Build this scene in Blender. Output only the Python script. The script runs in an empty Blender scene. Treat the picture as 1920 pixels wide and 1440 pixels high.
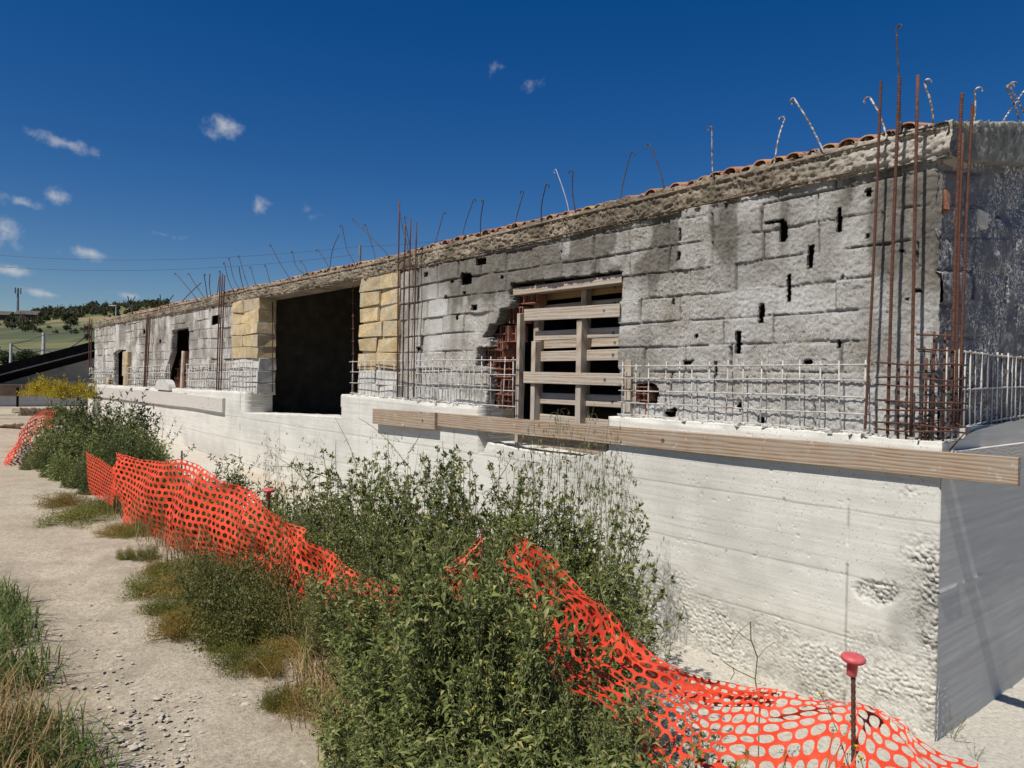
import bpy, math, random
import numpy as np

# ------------------------------------------------------------------ camera frame
PITCH, ROLL, PSI, FPX = 8.09788e-03, -1.82108e-02, 6.86153e-01, 1382.0
_cp, _sp, _cr, _sr = math.cos(PITCH), math.sin(PITCH), math.cos(ROLL), math.sin(ROLL)
V3 = lambda *a: np.array(a, float)
FW = V3(0, _cp, -_sp); _d = V3(0, -_sp, -_cp); _x = V3(1, 0, 0)
RX = _cr * _x + _sr * _d
DN = -_sr * _x + _cr * _d
EYE = V3(0, 0, 1.6)

sc = bpy.context.scene
col = sc.collection
cam_d = bpy.data.cameras.new('camera')
cam_d.sensor_width = 36.0
cam_d.lens = FPX / 1920 * 36.0
cam_d.clip_start = 0.05
cam_d.clip_end = 5000
cam = bpy.data.objects.new('camera', cam_d)
col.objects.link(cam)
from mathutils import Matrix, Vector
cam.matrix_world = Matrix(((RX[0], -DN[0], -FW[0], EYE[0]), (RX[1], -DN[1], -FW[1], EYE[1]),
                           (RX[2], -DN[2], -FW[2], EYE[2]), (0, 0, 0, 1)))
sc.camera = cam

def ray(px, py): return FW + RX * (px - 960) / FPX + DN * (py - 720) / FPX
def at(px, py, Y):
    r = ray(px, py); return EYE + r * (Y / r[1])

# ------------------------------------------------------------------ light, sky, exposure
D1 = V3(-math.sin(PSI), math.cos(PSI), 0)       # along the wall, away from the camera
NN = V3(-math.cos(PSI), -math.sin(PSI), 0)      # out of the wall, towards the path
LIGHT = 0.075 * D1 - 1.0 * NN + V3(0, 0, -1.55)
LIGHT /= np.linalg.norm(LIGHT)
SUN_EL = math.asin(-LIGHT[2]); SUN_ROT = math.atan2(-LIGHT[0], -LIGHT[1])
sun_d = bpy.data.lights.new('sun', 'SUN')
sun_d.energy = 5.0; sun_d.angle = math.radians(0.53); sun_d.color = (1.0, 0.955, 0.88)
sun = bpy.data.objects.new('sun', sun_d); col.objects.link(sun)
sun.rotation_euler = Vector(LIGHT).to_track_quat('-Z', 'Y').to_euler()
sun.location = (-8, -8, 20)
sc.view_settings.view_transform = 'Standard'
sc.view_settings.look = 'None'
sc.view_settings.gamma = 1.0
sc.view_settings.exposure = 0.08
sc.cycles.max_bounces = 6
sc.cycles.transparent_max_bounces = 8

world = bpy.data.worlds.new('World'); sc.world = world; world.use_nodes = True
wn = world.node_tree
def wnode(t, **k):
    n = wn.nodes.new(t)
    for a, b in k.items(): setattr(n, a, b)
    return n
def wlink(a, b): wn.links.new(a, b)
bgn = wn.nodes['Background']
sky = wnode('ShaderNodeTexSky', sky_type='NISHITA', sun_disc=False, sun_elevation=SUN_EL, sun_rotation=SUN_ROT,
            altitude=300.0, air_density=1.0, dust_density=0.35, ozone_density=4.0)
tc = wnode('ShaderNodeTexCoord')
nz = wnode('ShaderNodeTexNoise'); nz.inputs['Scale'].default_value = 26; nz.inputs['Detail'].default_value = 6
nz.inputs['Roughness'].default_value = 0.6
wlink(tc.outputs['Generated'], nz.inputs['Vector'])
# small fair-weather clouds, each a direction in the sky with a width and a height (in hundredths of a radian)
CLOUDS = [(118, 268, 62, 16, .95), (422, 238, 46, 26, 1.0), (40, 380, 42, 15, .8), (108, 370, 26, 16, .75), (12, 432, 36, 34, .9),
          (158, 472, 50, 16, .95), (20, 508, 36, 13, .9), (92, 552, 62, 11, .9), (300, 438, 40, 9, .55), (484, 388, 26, 24, .75),
          (996, 155, 26, 18, .6), (252, 556, 46, 10, .9), (578, 392, 24, 26, .6), (922, 125, 18, 20, .3), (384, 380, 22, 22, .35),
          (-120, 330, 70, 22, .9), (-200, 500, 90, 20, .9), (2300, 300, 90, 26, .8), (2500, 560, 120, 20, .9)]
dens = None
for (cx, cy, rx, ry, st) in CLOUDS:
    c = ray(cx, cy); c /= np.linalg.norm(c)
    r = np.cross(c, V3(0, 0, 1)); r /= np.linalg.norm(r); u = np.cross(r, c)
    tilt = math.radians(-8); r, u = r * math.cos(tilt) + u * math.sin(tilt), u * math.cos(tilt) - r * math.sin(tilt)
    sub = wnode('ShaderNodeVectorMath', operation='SUBTRACT'); wlink(tc.outputs['Generated'], sub.inputs[0]); sub.inputs[1].default_value = tuple(c)
    ds = []
    for vec, s_ in ((r, rx / FPX), (u, ry / FPX)):
        dp = wnode('ShaderNodeVectorMath', operation='DOT_PRODUCT'); wlink(sub.outputs[0], dp.inputs[0])
        dp.inputs[1].default_value = tuple(vec / s_); ds.append(dp)
    cb = wnode('ShaderNodeCombineXYZ'); wlink(ds[0].outputs['Value'], cb.inputs[0]); wlink(ds[1].outputs['Value'], cb.inputs[1])
    ln = wnode('ShaderNodeVectorMath', operation='LENGTH'); wlink(cb.outputs[0], ln.inputs[0])
    ma = wnode('ShaderNodeMath', operation='MULTIPLY_ADD'); wlink(ln.outputs['Value'], ma.inputs[0]); ma.inputs[1].default_value = -st; ma.inputs[2].default_value = st
    if dens is None: dens = ma.outputs[0]
    else:
        mx = wnode('ShaderNodeMath', operation='MAXIMUM'); wlink(dens, mx.inputs[0]); wlink(ma.outputs[0], mx.inputs[1]); dens = mx.outputs[0]
ns = wnode('ShaderNodeMath', operation='MULTIPLY_ADD'); wlink(nz.outputs['Fac'], ns.inputs[0]); ns.inputs[1].default_value = 2.6; ns.inputs[2].default_value = -1.42
ad = wnode('ShaderNodeMath', operation='ADD'); wlink(dens, ad.inputs[0]); wlink(ns.outputs[0], ad.inputs[1])
mr = wnode('ShaderNodeMapRange', interpolation_type='SMOOTHSTEP'); wlink(ad.outputs[0], mr.inputs['Value'])
mr.inputs['From Min'].default_value = 0.05; mr.inputs['From Max'].default_value = 1.15
gt = wnode('ShaderNodeMath', operation='GREATER_THAN'); wlink(dens, gt.inputs[0]); gt.inputs[1].default_value = -0.6
mu = wnode('ShaderNodeMath', operation='MULTIPLY'); wlink(mr.outputs[0], mu.inputs[0]); wlink(gt.outputs[0], mu.inputs[1])
hs = wnode('ShaderNodeHueSaturation'); hs.inputs['Saturation'].default_value = 1.40; hs.inputs['Hue'].default_value = .511; hs.inputs['Value'].default_value = 1.08
wlink(sky.outputs[0], hs.inputs['Color'])
mc = wnode('ShaderNodeMixRGB'); wlink(mu.outputs[0], mc.inputs[0]); wlink(hs.outputs[0], mc.inputs[1]); mc.inputs[2].default_value = (8.2, 8.6, 9.2, 1)
wlink(mc.outputs[0], bgn.inputs['Color']); bgn.inputs['Strength'].default_value = 0.06
world.cycles.sampling_method = 'MANUAL'; world.cycles.sample_map_resolution = 512

# ------------------------------------------------------------------ building frame (s along wall, o outwards, z up)
_rc = ray(1766, 860); CO = EYE + _rc * (5.2 / _rc[1]); CO[2] = 0
ROTZ = math.atan2(D1[1], D1[0])
def W(s, o, z=0.0): return CO + s * D1 + o * NN + V3(0, 0, z)
def so(x, y):
    dx, dy = x - CO[0], y - CO[1]
    return dx * D1[0] + dy * D1[1], dx * NN[0] + dy * NN[1]
def L(px, py, o=0.0):                            # pixel -> point of the wall plane o
    r = ray(px, py); t = ((CO - EYE) @ NN + o) / (r @ NN); p = EYE + r * t - CO
    return float(p @ D1), float(p[2])
def LS(px, py, s=0.0):                           # pixel -> point of the side plane s
    r = ray(px, py); t = ((CO - EYE) @ D1 + s) / (r @ D1); p = EYE + r * t - CO
    return float(p @ NN), float(p[2])
def G(px, py, z=0.0):
    r = ray(px, py); return EYE + r * ((z - 1.6) / r[2])

# ------------------------------------------------------------------ noise
def _h(ix, iy, seed):
    n = (ix.astype(np.int64) * 374761393 + iy.astype(np.int64) * 668265263 + seed * 974634777) & 0xFFFFFFFF
    n = ((n ^ (n >> 13)) * 1274126177) & 0xFFFFFFFF
    n = (n ^ (n >> 16)) & 0xFFFFFF
    return n / float(0xFFFFFF)
def vn(x, y, seed=0):
    x = np.asarray(x, float); y = np.asarray(y, float)
    ix, iy = np.floor(x), np.floor(y); fx, fy = x - ix, y - iy
    fx = fx * fx * (3 - 2 * fx); fy = fy * fy * (3 - 2 * fy)
    a, b = _h(ix, iy, seed), _h(ix + 1, iy, seed); c, d = _h(ix, iy + 1, seed), _h(ix + 1, iy + 1, seed)
    return (a * (1 - fx) + b * fx) * (1 - fy) + (c * (1 - fx) + d * fx) * fy
def fbm(x, y, octv=4, seed=0, gain=.5):
    v = 0; a = 1; t = 0
    for k in range(octv):
        v = v + a * vn(np.asarray(x) * 2 ** k + 17.3 * k, np.asarray(y) * 2 ** k - 9.1 * k, seed + k); t += a; a *= gain
    return v / t
def sst(a, b, x):
    t = np.clip((x - a) / (b - a), 0, 1); return t * t * (3 - 2 * t)
def cells(x, y, seed=0):                          # distance to nearest feature point (pebbles)
    ix, iy = np.floor(x), np.floor(y); best = np.full(np.shape(x), 9.0)
    for dx in (-1, 0, 1):
        for dy in (-1, 0, 1):
            cx, cy = ix + dx, iy + dy
            px = cx + .15 + .7 * _h(cx, cy, seed); py = cy + .15 + .7 * _h(cx, cy, seed + 5)
            best = np.minimum(best, np.hypot(x - px, y - py))
    return best

# ------------------------------------------------------------------ materials
def mat(name):
    m = bpy.data.materials.new(name); m.use_nodes = True
    return m, m.node_tree, m.node_tree.nodes['Principled BSDF']
def N(nt, t, **k):
    n = nt.nodes.new(t)
    for a, b in k.items():
        if a in n.inputs and not hasattr(type(n), a): n.inputs[a].default_value = b
        else: setattr(n, a, b)
    return n
def noise(nt, vec, scale, detail=4, rough=.55, dist=0):
    n = nt.nodes.new('ShaderNodeTexNoise'); n.inputs['Scale'].default_value = scale; n.inputs['Detail'].default_value = detail
    n.inputs['Roughness'].default_value = rough; n.inputs['Distortion'].default_value = dist
    nt.links.new(vec, n.inputs['Vector']); return n.outputs['Fac']
def ramp(nt, fac, stops, interp='LINEAR'):
    r = nt.nodes.new('ShaderNodeValToRGB'); e = r.color_ramp.elements; r.color_ramp.interpolation = interp
    while len(e) < len(stops): e.new(.5)
    for el, (p, c) in zip(e, stops):
        el.position = p; el.color = (*c, 1) if len(c) == 3 else c
    nt.links.new(fac, r.inputs['Fac']); return r.outputs['Color']
def mix(nt, fac, a, b, mode='MIX'):
    n = nt.nodes.new('ShaderNodeMixRGB'); n.blend_type = mode
    for i, v in ((0, fac), (1, a), (2, b)):
        if hasattr(v, 'node'): nt.links.new(v, n.inputs[i])
        elif i == 0: n.inputs[0].default_value = v
        else: n.inputs[i].default_value = (*v, 1)
    return n.outputs[0]
def bump(nt, bsdf, h, strength=.5, dist=.01):
    b = nt.nodes.new('ShaderNodeBump'); b.inputs['Strength'].default_value = strength; b.inputs['Distance'].default_value = dist
    nt.links.new(h, b.inputs['Height']); nt.links.new(b.outputs[0], bsdf.inputs['Normal'])
def math_n(nt, op, a, b=None):
    n = nt.nodes.new('ShaderNodeMath'); n.operation = op
    for i, v in enumerate((a, b)):
        if v is None: continue
        if hasattr(v, 'node'): nt.links.new(v, n.inputs[i])
        else: n.inputs[i].default_value = v
    return n.outputs[0]
def ocoord(nt, scale=None):
    t = nt.nodes.new('ShaderNodeTexCoord'); v = t.outputs['Object']
    if scale:
        m = nt.nodes.new('ShaderNodeMapping'); m.inputs['Scale'].default_value = scale; nt.links.new(v, m.inputs['Vector']); v = m.outputs[0]
    return v
def attr(nt, name):
    a = nt.nodes.new('ShaderNodeAttribute'); a.attribute_name = name; return a.outputs['Fac']

M = {}
# rough spattered block wall
m, nt, b = mat('rough_render'); M['block'] = m; v = ocoord(nt)
c = ramp(nt, noise(nt, v, 3.2, 6, .65), [(.3, (.42, .37, .30)), (.5, (.61, .57, .505)), (.68, (.77, .74, .68))])
c = mix(nt, 1.0, c, ramp(nt, noise(nt, v, 85, 4, .9), [(.41, (.30, .285, .265)), (.49, (.95, .95, .95)), (.60, (1.1, 1.1, 1.1))]), 'MULTIPLY')
c = mix(nt, attr(nt, 'stain'), c, ramp(nt, noise(nt, v, 12, 4), [(.3, (.115, .10, .078)), (.7, (.25, .225, .185))]))
c = mix(nt, math_n(nt, 'MULTIPLY', attr(nt, 'white'), ramp(nt, noise(nt, v, 62, 4, .85), [(.40, (.25, .25, .25)), (.52, (1, 1, 1))])), c, (.80, .79, .76))
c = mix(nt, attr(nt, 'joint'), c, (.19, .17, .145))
nt.links.new(c, b.inputs['Base Color']); b.inputs['Roughness'].default_value = .95
bump(nt, b, noise(nt, v, 95, 5, .85), 1.0, .03)
# dark speckled side wall
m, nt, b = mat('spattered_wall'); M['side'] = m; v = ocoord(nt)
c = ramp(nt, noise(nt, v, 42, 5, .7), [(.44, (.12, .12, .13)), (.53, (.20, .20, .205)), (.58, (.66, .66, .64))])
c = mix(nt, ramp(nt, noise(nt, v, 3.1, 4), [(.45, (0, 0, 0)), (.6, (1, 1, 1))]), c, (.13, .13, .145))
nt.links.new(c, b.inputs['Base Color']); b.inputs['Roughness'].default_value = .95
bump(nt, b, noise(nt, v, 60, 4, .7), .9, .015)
# board-marked concrete
m, nt, b = mat('board_marked_concrete'); M['concrete'] = m; v = ocoord(nt)
c = ramp(nt, noise(nt, v, 1.6, 6, .6), [(.3, (.50, .475, .405)), (.5, (.63, .605, .53)), (.7, (.70, .68, .61))])
c = mix(nt, .5, c, ramp(nt, noise(nt, ocoord(nt, (.6, 1, 26)), 1.2, 4), [(.35, (.53, .51, .44)), (.6, (.71, .69, .63))]))
c = mix(nt, attr(nt, 'stain'), c, (.30, .285, .245))
c = mix(nt, attr(nt, 'line'), c, (.16, .15, .125))
c = mix(nt, ramp(nt, noise(nt, ocoord(nt, (6, 6, .35)), 1.5, 5, .6), [(.57, (0, 0, 0)), (.75, (.35, .35, .35))]), c, (.55, .53, .43))
c = mix(nt, ramp(nt, noise(nt, v, 62, 2, .5), [(.665, (0, 0, 0)), (.70, (.85, .85, .85))]), c, (.15, .14, .11))
c = mix(nt, ramp(nt, noise(nt, v, .9, 5, .65), [(.48, (0, 0, 0)), (.66, (.45, .45, .45))]), c, (.40, .385, .34))
nt.links.new(c, b.inputs['Base Color']); b.inputs['Roughness'].default_value = .85
bump(nt, b, noise(nt, v, 70, 5, .7), .35, .008)
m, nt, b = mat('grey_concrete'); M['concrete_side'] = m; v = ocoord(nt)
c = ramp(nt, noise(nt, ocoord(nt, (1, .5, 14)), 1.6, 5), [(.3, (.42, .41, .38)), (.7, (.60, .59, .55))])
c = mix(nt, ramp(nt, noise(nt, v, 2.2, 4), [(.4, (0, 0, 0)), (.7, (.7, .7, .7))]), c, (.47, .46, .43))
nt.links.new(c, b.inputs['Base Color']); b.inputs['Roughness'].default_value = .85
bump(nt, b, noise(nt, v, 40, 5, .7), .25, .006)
# crumbling ring beam
m, nt, b = mat('crumbling_concrete'); M['beam'] = m; v = ocoord(nt)
c = ramp(nt, noise(nt, v, 26, 6, .7), [(.34, (.085, .063, .04)), (.5, (.30, .24, .17)), (.68, (.52, .45, .35))])
c = mix(nt, ramp(nt, noise(nt, v, 2.6, 5), [(.42, (0, 0, 0)), (.62, (.85, .85, .85))]), c, (.12, .098, .065))
c = mix(nt, attr(nt, 'white'), c, (.66, .62, .54))
nt.links.new(c, b.inputs['Base Color']); b.inputs['Roughness'].default_value = .95
bump(nt, b, noise(nt, v, 55, 5, .75), 1.0, .02)
m, nt, b = mat('shade_grey_beam'); M['side_concrete_dark'] = m; v = ocoord(nt)  # shade on the side beam painted in as a darker grey
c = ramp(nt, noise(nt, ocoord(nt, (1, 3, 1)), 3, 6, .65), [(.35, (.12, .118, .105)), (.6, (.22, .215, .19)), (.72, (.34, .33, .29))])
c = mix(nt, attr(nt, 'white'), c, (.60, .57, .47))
nt.links.new(c, b.inputs['Base Color']); b.inputs['Roughness'].default_value = .95
bump(nt, b, noise(nt, v, 55, 5, .75), .8, .02)
# yellow tuff
m, nt, b = mat('yellow_tuff'); M['tuff'] = m; v = ocoord(nt)
c = ramp(nt, noise(nt, v, 5, 5), [(.3, (.44, .33, .17)), (.55, (.60, .48, .28)), (.75, (.66, .57, .40))])
g = nt.nodes.new('ShaderNodeNewGeometry'); c = mix(nt, 1.0, c, ramp(nt, g.outputs['Random Per Island'], [(0, (.72, .72, .74)), (.5, (.95, .93, .9)), (1, (1.12, 1.08, 1.02))]), 'MULTIPLY')
c = mix(nt, ramp(nt, noise(nt, v, 3.5, 5, .7), [(.5, (0, 0, 0)), (.64, (.7, .7, .7))]), c, (.46, .43, .37))
c = mix(nt, 1.0, c, ramp(nt, noise(nt, v, 60, 3, .8), [(.38, (.42, .38, .32)), (.5, (1, 1, 1))]), 'MULTIPLY')
nt.links.new(c, b.inputs['Base Color']); b.inputs['Roughness'].default_value = .95
bump(nt, b, noise(nt, v, 90, 4, .7), .7, .01)
# mortar
m, nt, b = mat('pale_mortar'); M['mortar'] = m; v = ocoord(nt)
c = ramp(nt, noise(nt, v, 9, 5), [(.3, (.42, .4, .36)), (.7, (.62, .6, .56))])
nt.links.new(c, b.inputs['Base Color']); b.inputs['Roughness'].default_value = .95
bump(nt, b, noise(nt, v, 60, 4, .7), .8, .015)
# terracotta
def terracotta(name, stops, sc_=30):
    m, nt, b = mat(name); v = ocoord(nt)
    g = nt.nodes.new('ShaderNodeNewGeometry')
    c = ramp(nt, g.outputs['Random Per Island'], stops)
    c = mix(nt, ramp(nt, noise(nt, v, sc_, 5, .7), [(.5, (0, 0, 0)), (.68, (.8, .8, .8))]), c, (.33, .27, .2))
    nt.links.new(c, b.inputs['Base Color']); b.inputs['Roughness'].default_value = .9
    bump(nt, b, noise(nt, v, 50, 4), .4, .01); return m
M['tile'] = terracotta('clay_roof_tile', [(0, (.22, .085, .045)), (.35, (.36, .16, .085)), (.7, (.45, .23, .13)), (.92, (.42, .26, .11)), (1, (.45, .30, .05))])
M['brick'] = terracotta('hollow_brick_clay', [(0, (.17, .065, .04)), (1, (.30, .12, .07))], 12)
# rusty steel, whitewashed steel, dark wire
def steel(name, a, bb, w=None, wt=(.5, .6), ns_=45, metal=.0):
    m, nt, b = mat(name); v = ocoord(nt)
    c = ramp(nt, noise(nt, v, ns_, 4, .65), [(.35, a), (.65, bb)])
    if w: c = mix(nt, ramp(nt, noise(nt, v, ns_ * .7, 4, .6), [(wt[0], (0, 0, 0)), (wt[1], (1, 1, 1))]), c, w)
    nt.links.new(c, b.inputs['Base Color']); b.inputs['Roughness'].default_value = .85; b.inputs['Metallic'].default_value = metal
    bump(nt, b, noise(nt, v, 160, 3), .5, .004); return m
M['rust'] = steel('rusty_steel', (.05, .020, .013), (.13, .05, .028))
M['rust_dull'] = steel('rust_under_cement', (.10, .07, .045), (.22, .16, .11))
M['rust_light'] = steel('rusty_mesh_steel', (.09, .035, .02), (.19, .08, .045), (.5, .48, .45), (.62, .7))
M['spatter'] = steel('cement_spattered_steel', (.10, .06, .05), (.2, .13, .1), (.55, .54, .52), (.47, .56), 42)
M['whitebar'] = steel('limed_steel', (.36, .34, .31), (.54, .525, .49), (.2, .10, .06), (.585, .64), 18)
M['wire'] = steel('dark_steel', (.028, .025, .025), (.075, .065, .06), (.3, .29, .28), (.64, .74), 40)
# timber
def timber(name, cols, dark=.3, along=0, weather=(.36, .33, .29)):
    m, nt, b = mat(name)
    s1 = [9, 9, 9]; s1[along] = .95
    v = ocoord(nt, tuple(s1)); v0 = ocoord(nt)
    w = nt.nodes.new('ShaderNodeTexWave'); w.wave_type = 'BANDS'; w.bands_direction = 'Z'; w.inputs['Scale'].default_value = 1.15
    w.inputs['Distortion'].default_value = 11; w.inputs['Detail'].default_value = 3; w.inputs['Detail Scale'].default_value = .62
    nt.links.new(v, w.inputs['Vector'])
    c = ramp(nt, w.outputs['Fac'], [(.0, cols[0]), (.3, cols[1]), (1, cols[2])])
    c = mix(nt, .45, c, ramp(nt, noise(nt, v, 5, 5, .7), [(.3, cols[0]), (.7, cols[2])]))
    c = mix(nt, ramp(nt, noise(nt, v0, 4, 5), [(.42, (0, 0, 0)), (.7, (.75, .75, .75))]), c, weather)
    c = mix(nt, ramp(nt, noise(nt, v, 9, 3, .6), [(.66, (0, 0, 0)), (.74, (.7, .7, .7))]), c, (.07, .05, .035))
    c = mix(nt, ramp(nt, noise(nt, v0, 11, 5, .65), [(.62, (0, 0, 0)), (.72, (.6, .6, .6))]), c, (.55, .52, .46))
    vo = nt.nodes.new('ShaderNodeTexVoronoi'); vo.inputs['Scale'].default_value = 3.2; nt.links.new(v0, vo.inputs['Vector'])
    c = mix(nt, ramp(nt, vo.outputs['Distance'], [(.05, (.85, .85, .85)), (.09, (0, 0, 0))]), c, (.06, .035, .02))
    nt.links.new(c, b.inputs['Base Color']); b.inputs['Roughness'].default_value = .8
    bump(nt, b, w.outputs['Fac'], .35, .004); return m
M['plank'] = timber('weathered_plank', [(.18, .115, .07), (.31, .215, .14), (.43, .325, .225)], weather=(.34, .285, .22))
M['plank_grey'] = timber('bleached_plank', [(.4, .36, .31), (.52, .48, .42), (.62, .58, .52)], weather=(.5, .48, .44))
M['pallet'] = timber('pallet_wood', [(.27, .20, .14), (.40, .315, .235), (.52, .43, .335)], weather=(.40, .37, .32))
M['pallet_v'] = timber('pallet_post_wood', [(.27, .20, .14), (.40, .315, .235), (.52, .43, .335)], along=2, weather=(.40, .37, .32))
M['pallet_orange'] = timber('fresh_pallet_wood', [(.30, .17, .07), (.44, .27, .12), (.52, .34, .17)], weather=(.4, .27, .15))
# plastics
m, nt, b = mat('orange_net_plastic'); M['net'] = m; v = ocoord(nt)
c = ramp(nt, noise(nt, v, 7, 4), [(.3, (.78, .058, .022)), (.6, (.85, .085, .035)), (.75, (.86, .13, .065))])
c = mix(nt, ramp(nt, noise(nt, v, 22, 4, .7), [(.52, (0, 0, 0)), (.75, (.45, .45, .45))]), c, (.62, .24, .14))
nt.links.new(c, b.inputs['Base Color']); b.inputs['Roughness'].default_value = .55; b.inputs['Specular IOR Level'].default_value = .3
tr = nt.nodes.new('ShaderNodeBsdfTranslucent'); nt.links.new(c, tr.inputs['Color'])
ms = nt.nodes.new('ShaderNodeMixShader'); ms.inputs[0].default_value = .25
nt.links.new(b.outputs[0], ms.inputs[1]); nt.links.new(tr.outputs[0], ms.inputs[2]); nt.links.new(ms.outputs[0], nt.nodes['Material Output'].inputs['Surface'])
m, nt, b = mat('faded_red_cap'); M['cap'] = m
c = ramp(nt, noise(nt, ocoord(nt), 40, 4), [(.3, (.50, .07, .075)), (.7, (.60, .125, .125))])
nt.links.new(c, b.inputs['Base Color']); b.inputs['Roughness'].default_value = .5
# leaves: each leaf takes its own tone
def foliage(name, stops, trans=.3, rough=.5):
    m, nt, b = mat(name)
    g = nt.nodes.new('ShaderNodeNewGeometry'); oi = nt.nodes.new('ShaderNodeObjectInfo')
    c = ramp(nt, g.outputs['Random Per Island'], stops)
    h = nt.nodes.new('ShaderNodeHueSaturation'); nt.links.new(c, h.inputs['Color'])
    mr_ = nt.nodes.new('ShaderNodeMapRange'); mr_.inputs['To Min'].default_value = .75; mr_.inputs['To Max'].default_value = 1.2
    nt.links.new(oi.outputs['Random'], mr_.inputs['Value']); nt.links.new(mr_.outputs[0], h.inputs['Value'])
    nt.links.new(h.outputs[0], b.inputs['Base Color']); b.inputs['Roughness'].default_value = rough
    b.inputs['Specular IOR Level'].default_value = .18
    t = nt.nodes.new('ShaderNodeBsdfTranslucent'); nt.links.new(h.outputs[0], t.inputs['Color'])
    s = nt.nodes.new('ShaderNodeMixShader'); s.inputs[0].default_value = trans
    nt.links.new(b.outputs[0], s.inputs[1]); nt.links.new(t.outputs[0], s.inputs[2])
    nt.links.new(s.outputs[0], nt.nodes['Material Output'].inputs['Surface']); return m
M['leaf'] = foliage('weed_leaf', [(0, (.06, .080, .022)), (.4, (.135, .165, .046)), (.75, (.215, .245, .078)), (.93, (.32, .315, .13)), (1, (.46, .37, .13))])
M['leaf_olive'] = foliage('olive_leaf', [(0, (.07, .085, .024)), (.5, (.14, .15, .045)), (.85, (.20, .195, .065)), (1, (.28, .2, .08))])
M['leaf_dark'] = foliage('dark_bush_leaf', [(0, (.045, .062, .02)), (.5, (.095, .122, .04)), (1, (.17, .195, .075))])
M['stem'] = foliage('weed_stem', [(0, (.12, .135, .05)), (.6, (.21, .22, .10)), (1, (.32, .28, .16))], .1, .7)
M['flower'] = foliage('yellow_petal', [(0, (.75, .50, .02)), (1, (.85, .62, .04))], .3)
M['broom'] = foliage('broom_blossom', [(0, (.10, .11, .02)), (.25, (.30, .24, .02)), (.55, (.56, .42, .025)), (.9, (.66, .52, .04)), (1, (.10, .12, .03))], .3)
M['grass'] = foliage('green_grass', [(0, (.05, .09, .018)), (.5, (.10, .155, .036)), (.85, (.17, .205, .06)), (1, (.34, .28, .11))], .3)
M['drygrass'] = foliage('dry_grass', [(0, (.26, .16, .065)), (.5, (.42, .29, .13)), (1, (.56, .42, .22))], .3, .7)
M['mat_green'] = foliage('mat_leaf', [(0, (.10, .125, .025)), (.5, (.19, .205, .045)), (1, (.27, .23, .06))])
M['mat_yellow'] = foliage('yellowed_mat_leaf', [(0, (.20, .16, .035)), (.5, (.32, .235, .055)), (1, (.42, .27, .08))])
M['oat'] = foliage('oat_spikelet', [(0, (.16, .17, .07)), (.6, (.26, .25, .12)), (1, (.42, .36, .2))], .4, .6)
M['tree'] = foliage('far_tree_leaf', [(0, (.05, .063, .03)), (.6, (.085, .1, .045)), (1, (.13, .14, .065))], .2, .8)
M['olive'] = foliage('far_olive_leaf', [(0, (.05, .06, .03)), (.6, (.085, .1, .045)), (1, (.13, .14, .07))], .2, .7)
m, nt, b = mat('bark'); M['bark'] = m; b.inputs['Roughness'].default_value = .95
nt.links.new(ramp(nt, noise(nt, ocoord(nt), 3, 4), [(.3, (.06, .045, .03)), (.7, (.15, .12, .09))]), b.inputs['Base Color'])
# plain ones with noise
def plain(name, a, bb, s_=4, rough=.9, bs=.3):
    m, nt, b = mat(name); v = ocoord(nt)
    nt.links.new(ramp(nt, noise(nt, v, s_, 5), [(.3, a), (.7, bb)]), b.inputs['Base Color']); b.inputs['Roughness'].default_value = rough
    if bs: bump(nt, b, noise(nt, v, s_ * 8, 4), bs, .01)
    return m
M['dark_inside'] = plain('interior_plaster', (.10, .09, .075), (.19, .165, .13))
M['shed_roof'] = plain('black_roof_sheet', (.006, .006, .007), (.014, .014, .015), 2, 1.0)
M['shed_roof'].node_tree.nodes['Principled BSDF'].inputs['Specular IOR Level'].default_value = .05
M['shed_edge'] = plain('grey_roof_edge', (.16, .155, .15), (.24, .235, .23), 2, .9)
M['shed_beam'] = plain('brown_beam', (.20, .145, .09), (.30, .22, .14), 3)
M['rubble'] = plain('brown_rubble', (.28, .225, .155), (.45, .38, .28), 5)
M['pole'] = plain('pole_concrete', (.42, .42, .4), (.56, .55, .53), 2)
M['mast'] = plain('mast_steel', (.12, .14, .16), (.2, .22, .24), 2, .6)
M['stone'] = plain('grey_stone', (.30, .265, .21), (.52, .46, .37), 14, .9, 0)
M['house'] = plain('far_house_wall', (.13, .12, .11), (.22, .2, .18), .4)
M['house_roof'] = plain('far_house_roof', (.06, .05, .045), (.1, .085, .075), .4)
M['crate'] = plain('dark_opening', (.03, .028, .025), (.06, .055, .05))
m, nt, b = mat('grey_block_wall'); M['shed_wall'] = m; v = ocoord(nt)
bt = nt.nodes.new('ShaderNodeTexBrick'); bt.inputs['Scale'].default_value = 1.0
bt.inputs['Brick Width'].default_value = .5; bt.inputs['Row Height'].default_value = .25; bt.inputs['Mortar Size'].default_value = .012
bt.inputs['Color1'].default_value = (.46, .45, .43, 1); bt.inputs['Color2'].default_value = (.54, .53, .51, 1); bt.inputs['Mortar'].default_value = (.32, .31, .30, 1)
mp = nt.nodes.new('ShaderNodeMapping'); mp.inputs['Rotation'].default_value = (math.radians(90), 0, 0); nt.links.new(v, mp.inputs[0]); nt.links.new(mp.outputs[0], bt.inputs[0])
nt.links.new(mix(nt, .5, bt.outputs['Color'], ramp(nt, noise(nt, v, 1.4, 5), [(.3, (.38, .37, .36)), (.7, (.58, .57, .54))])), b.inputs['Base Color']); b.inputs['Roughness'].default_value = .95
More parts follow.
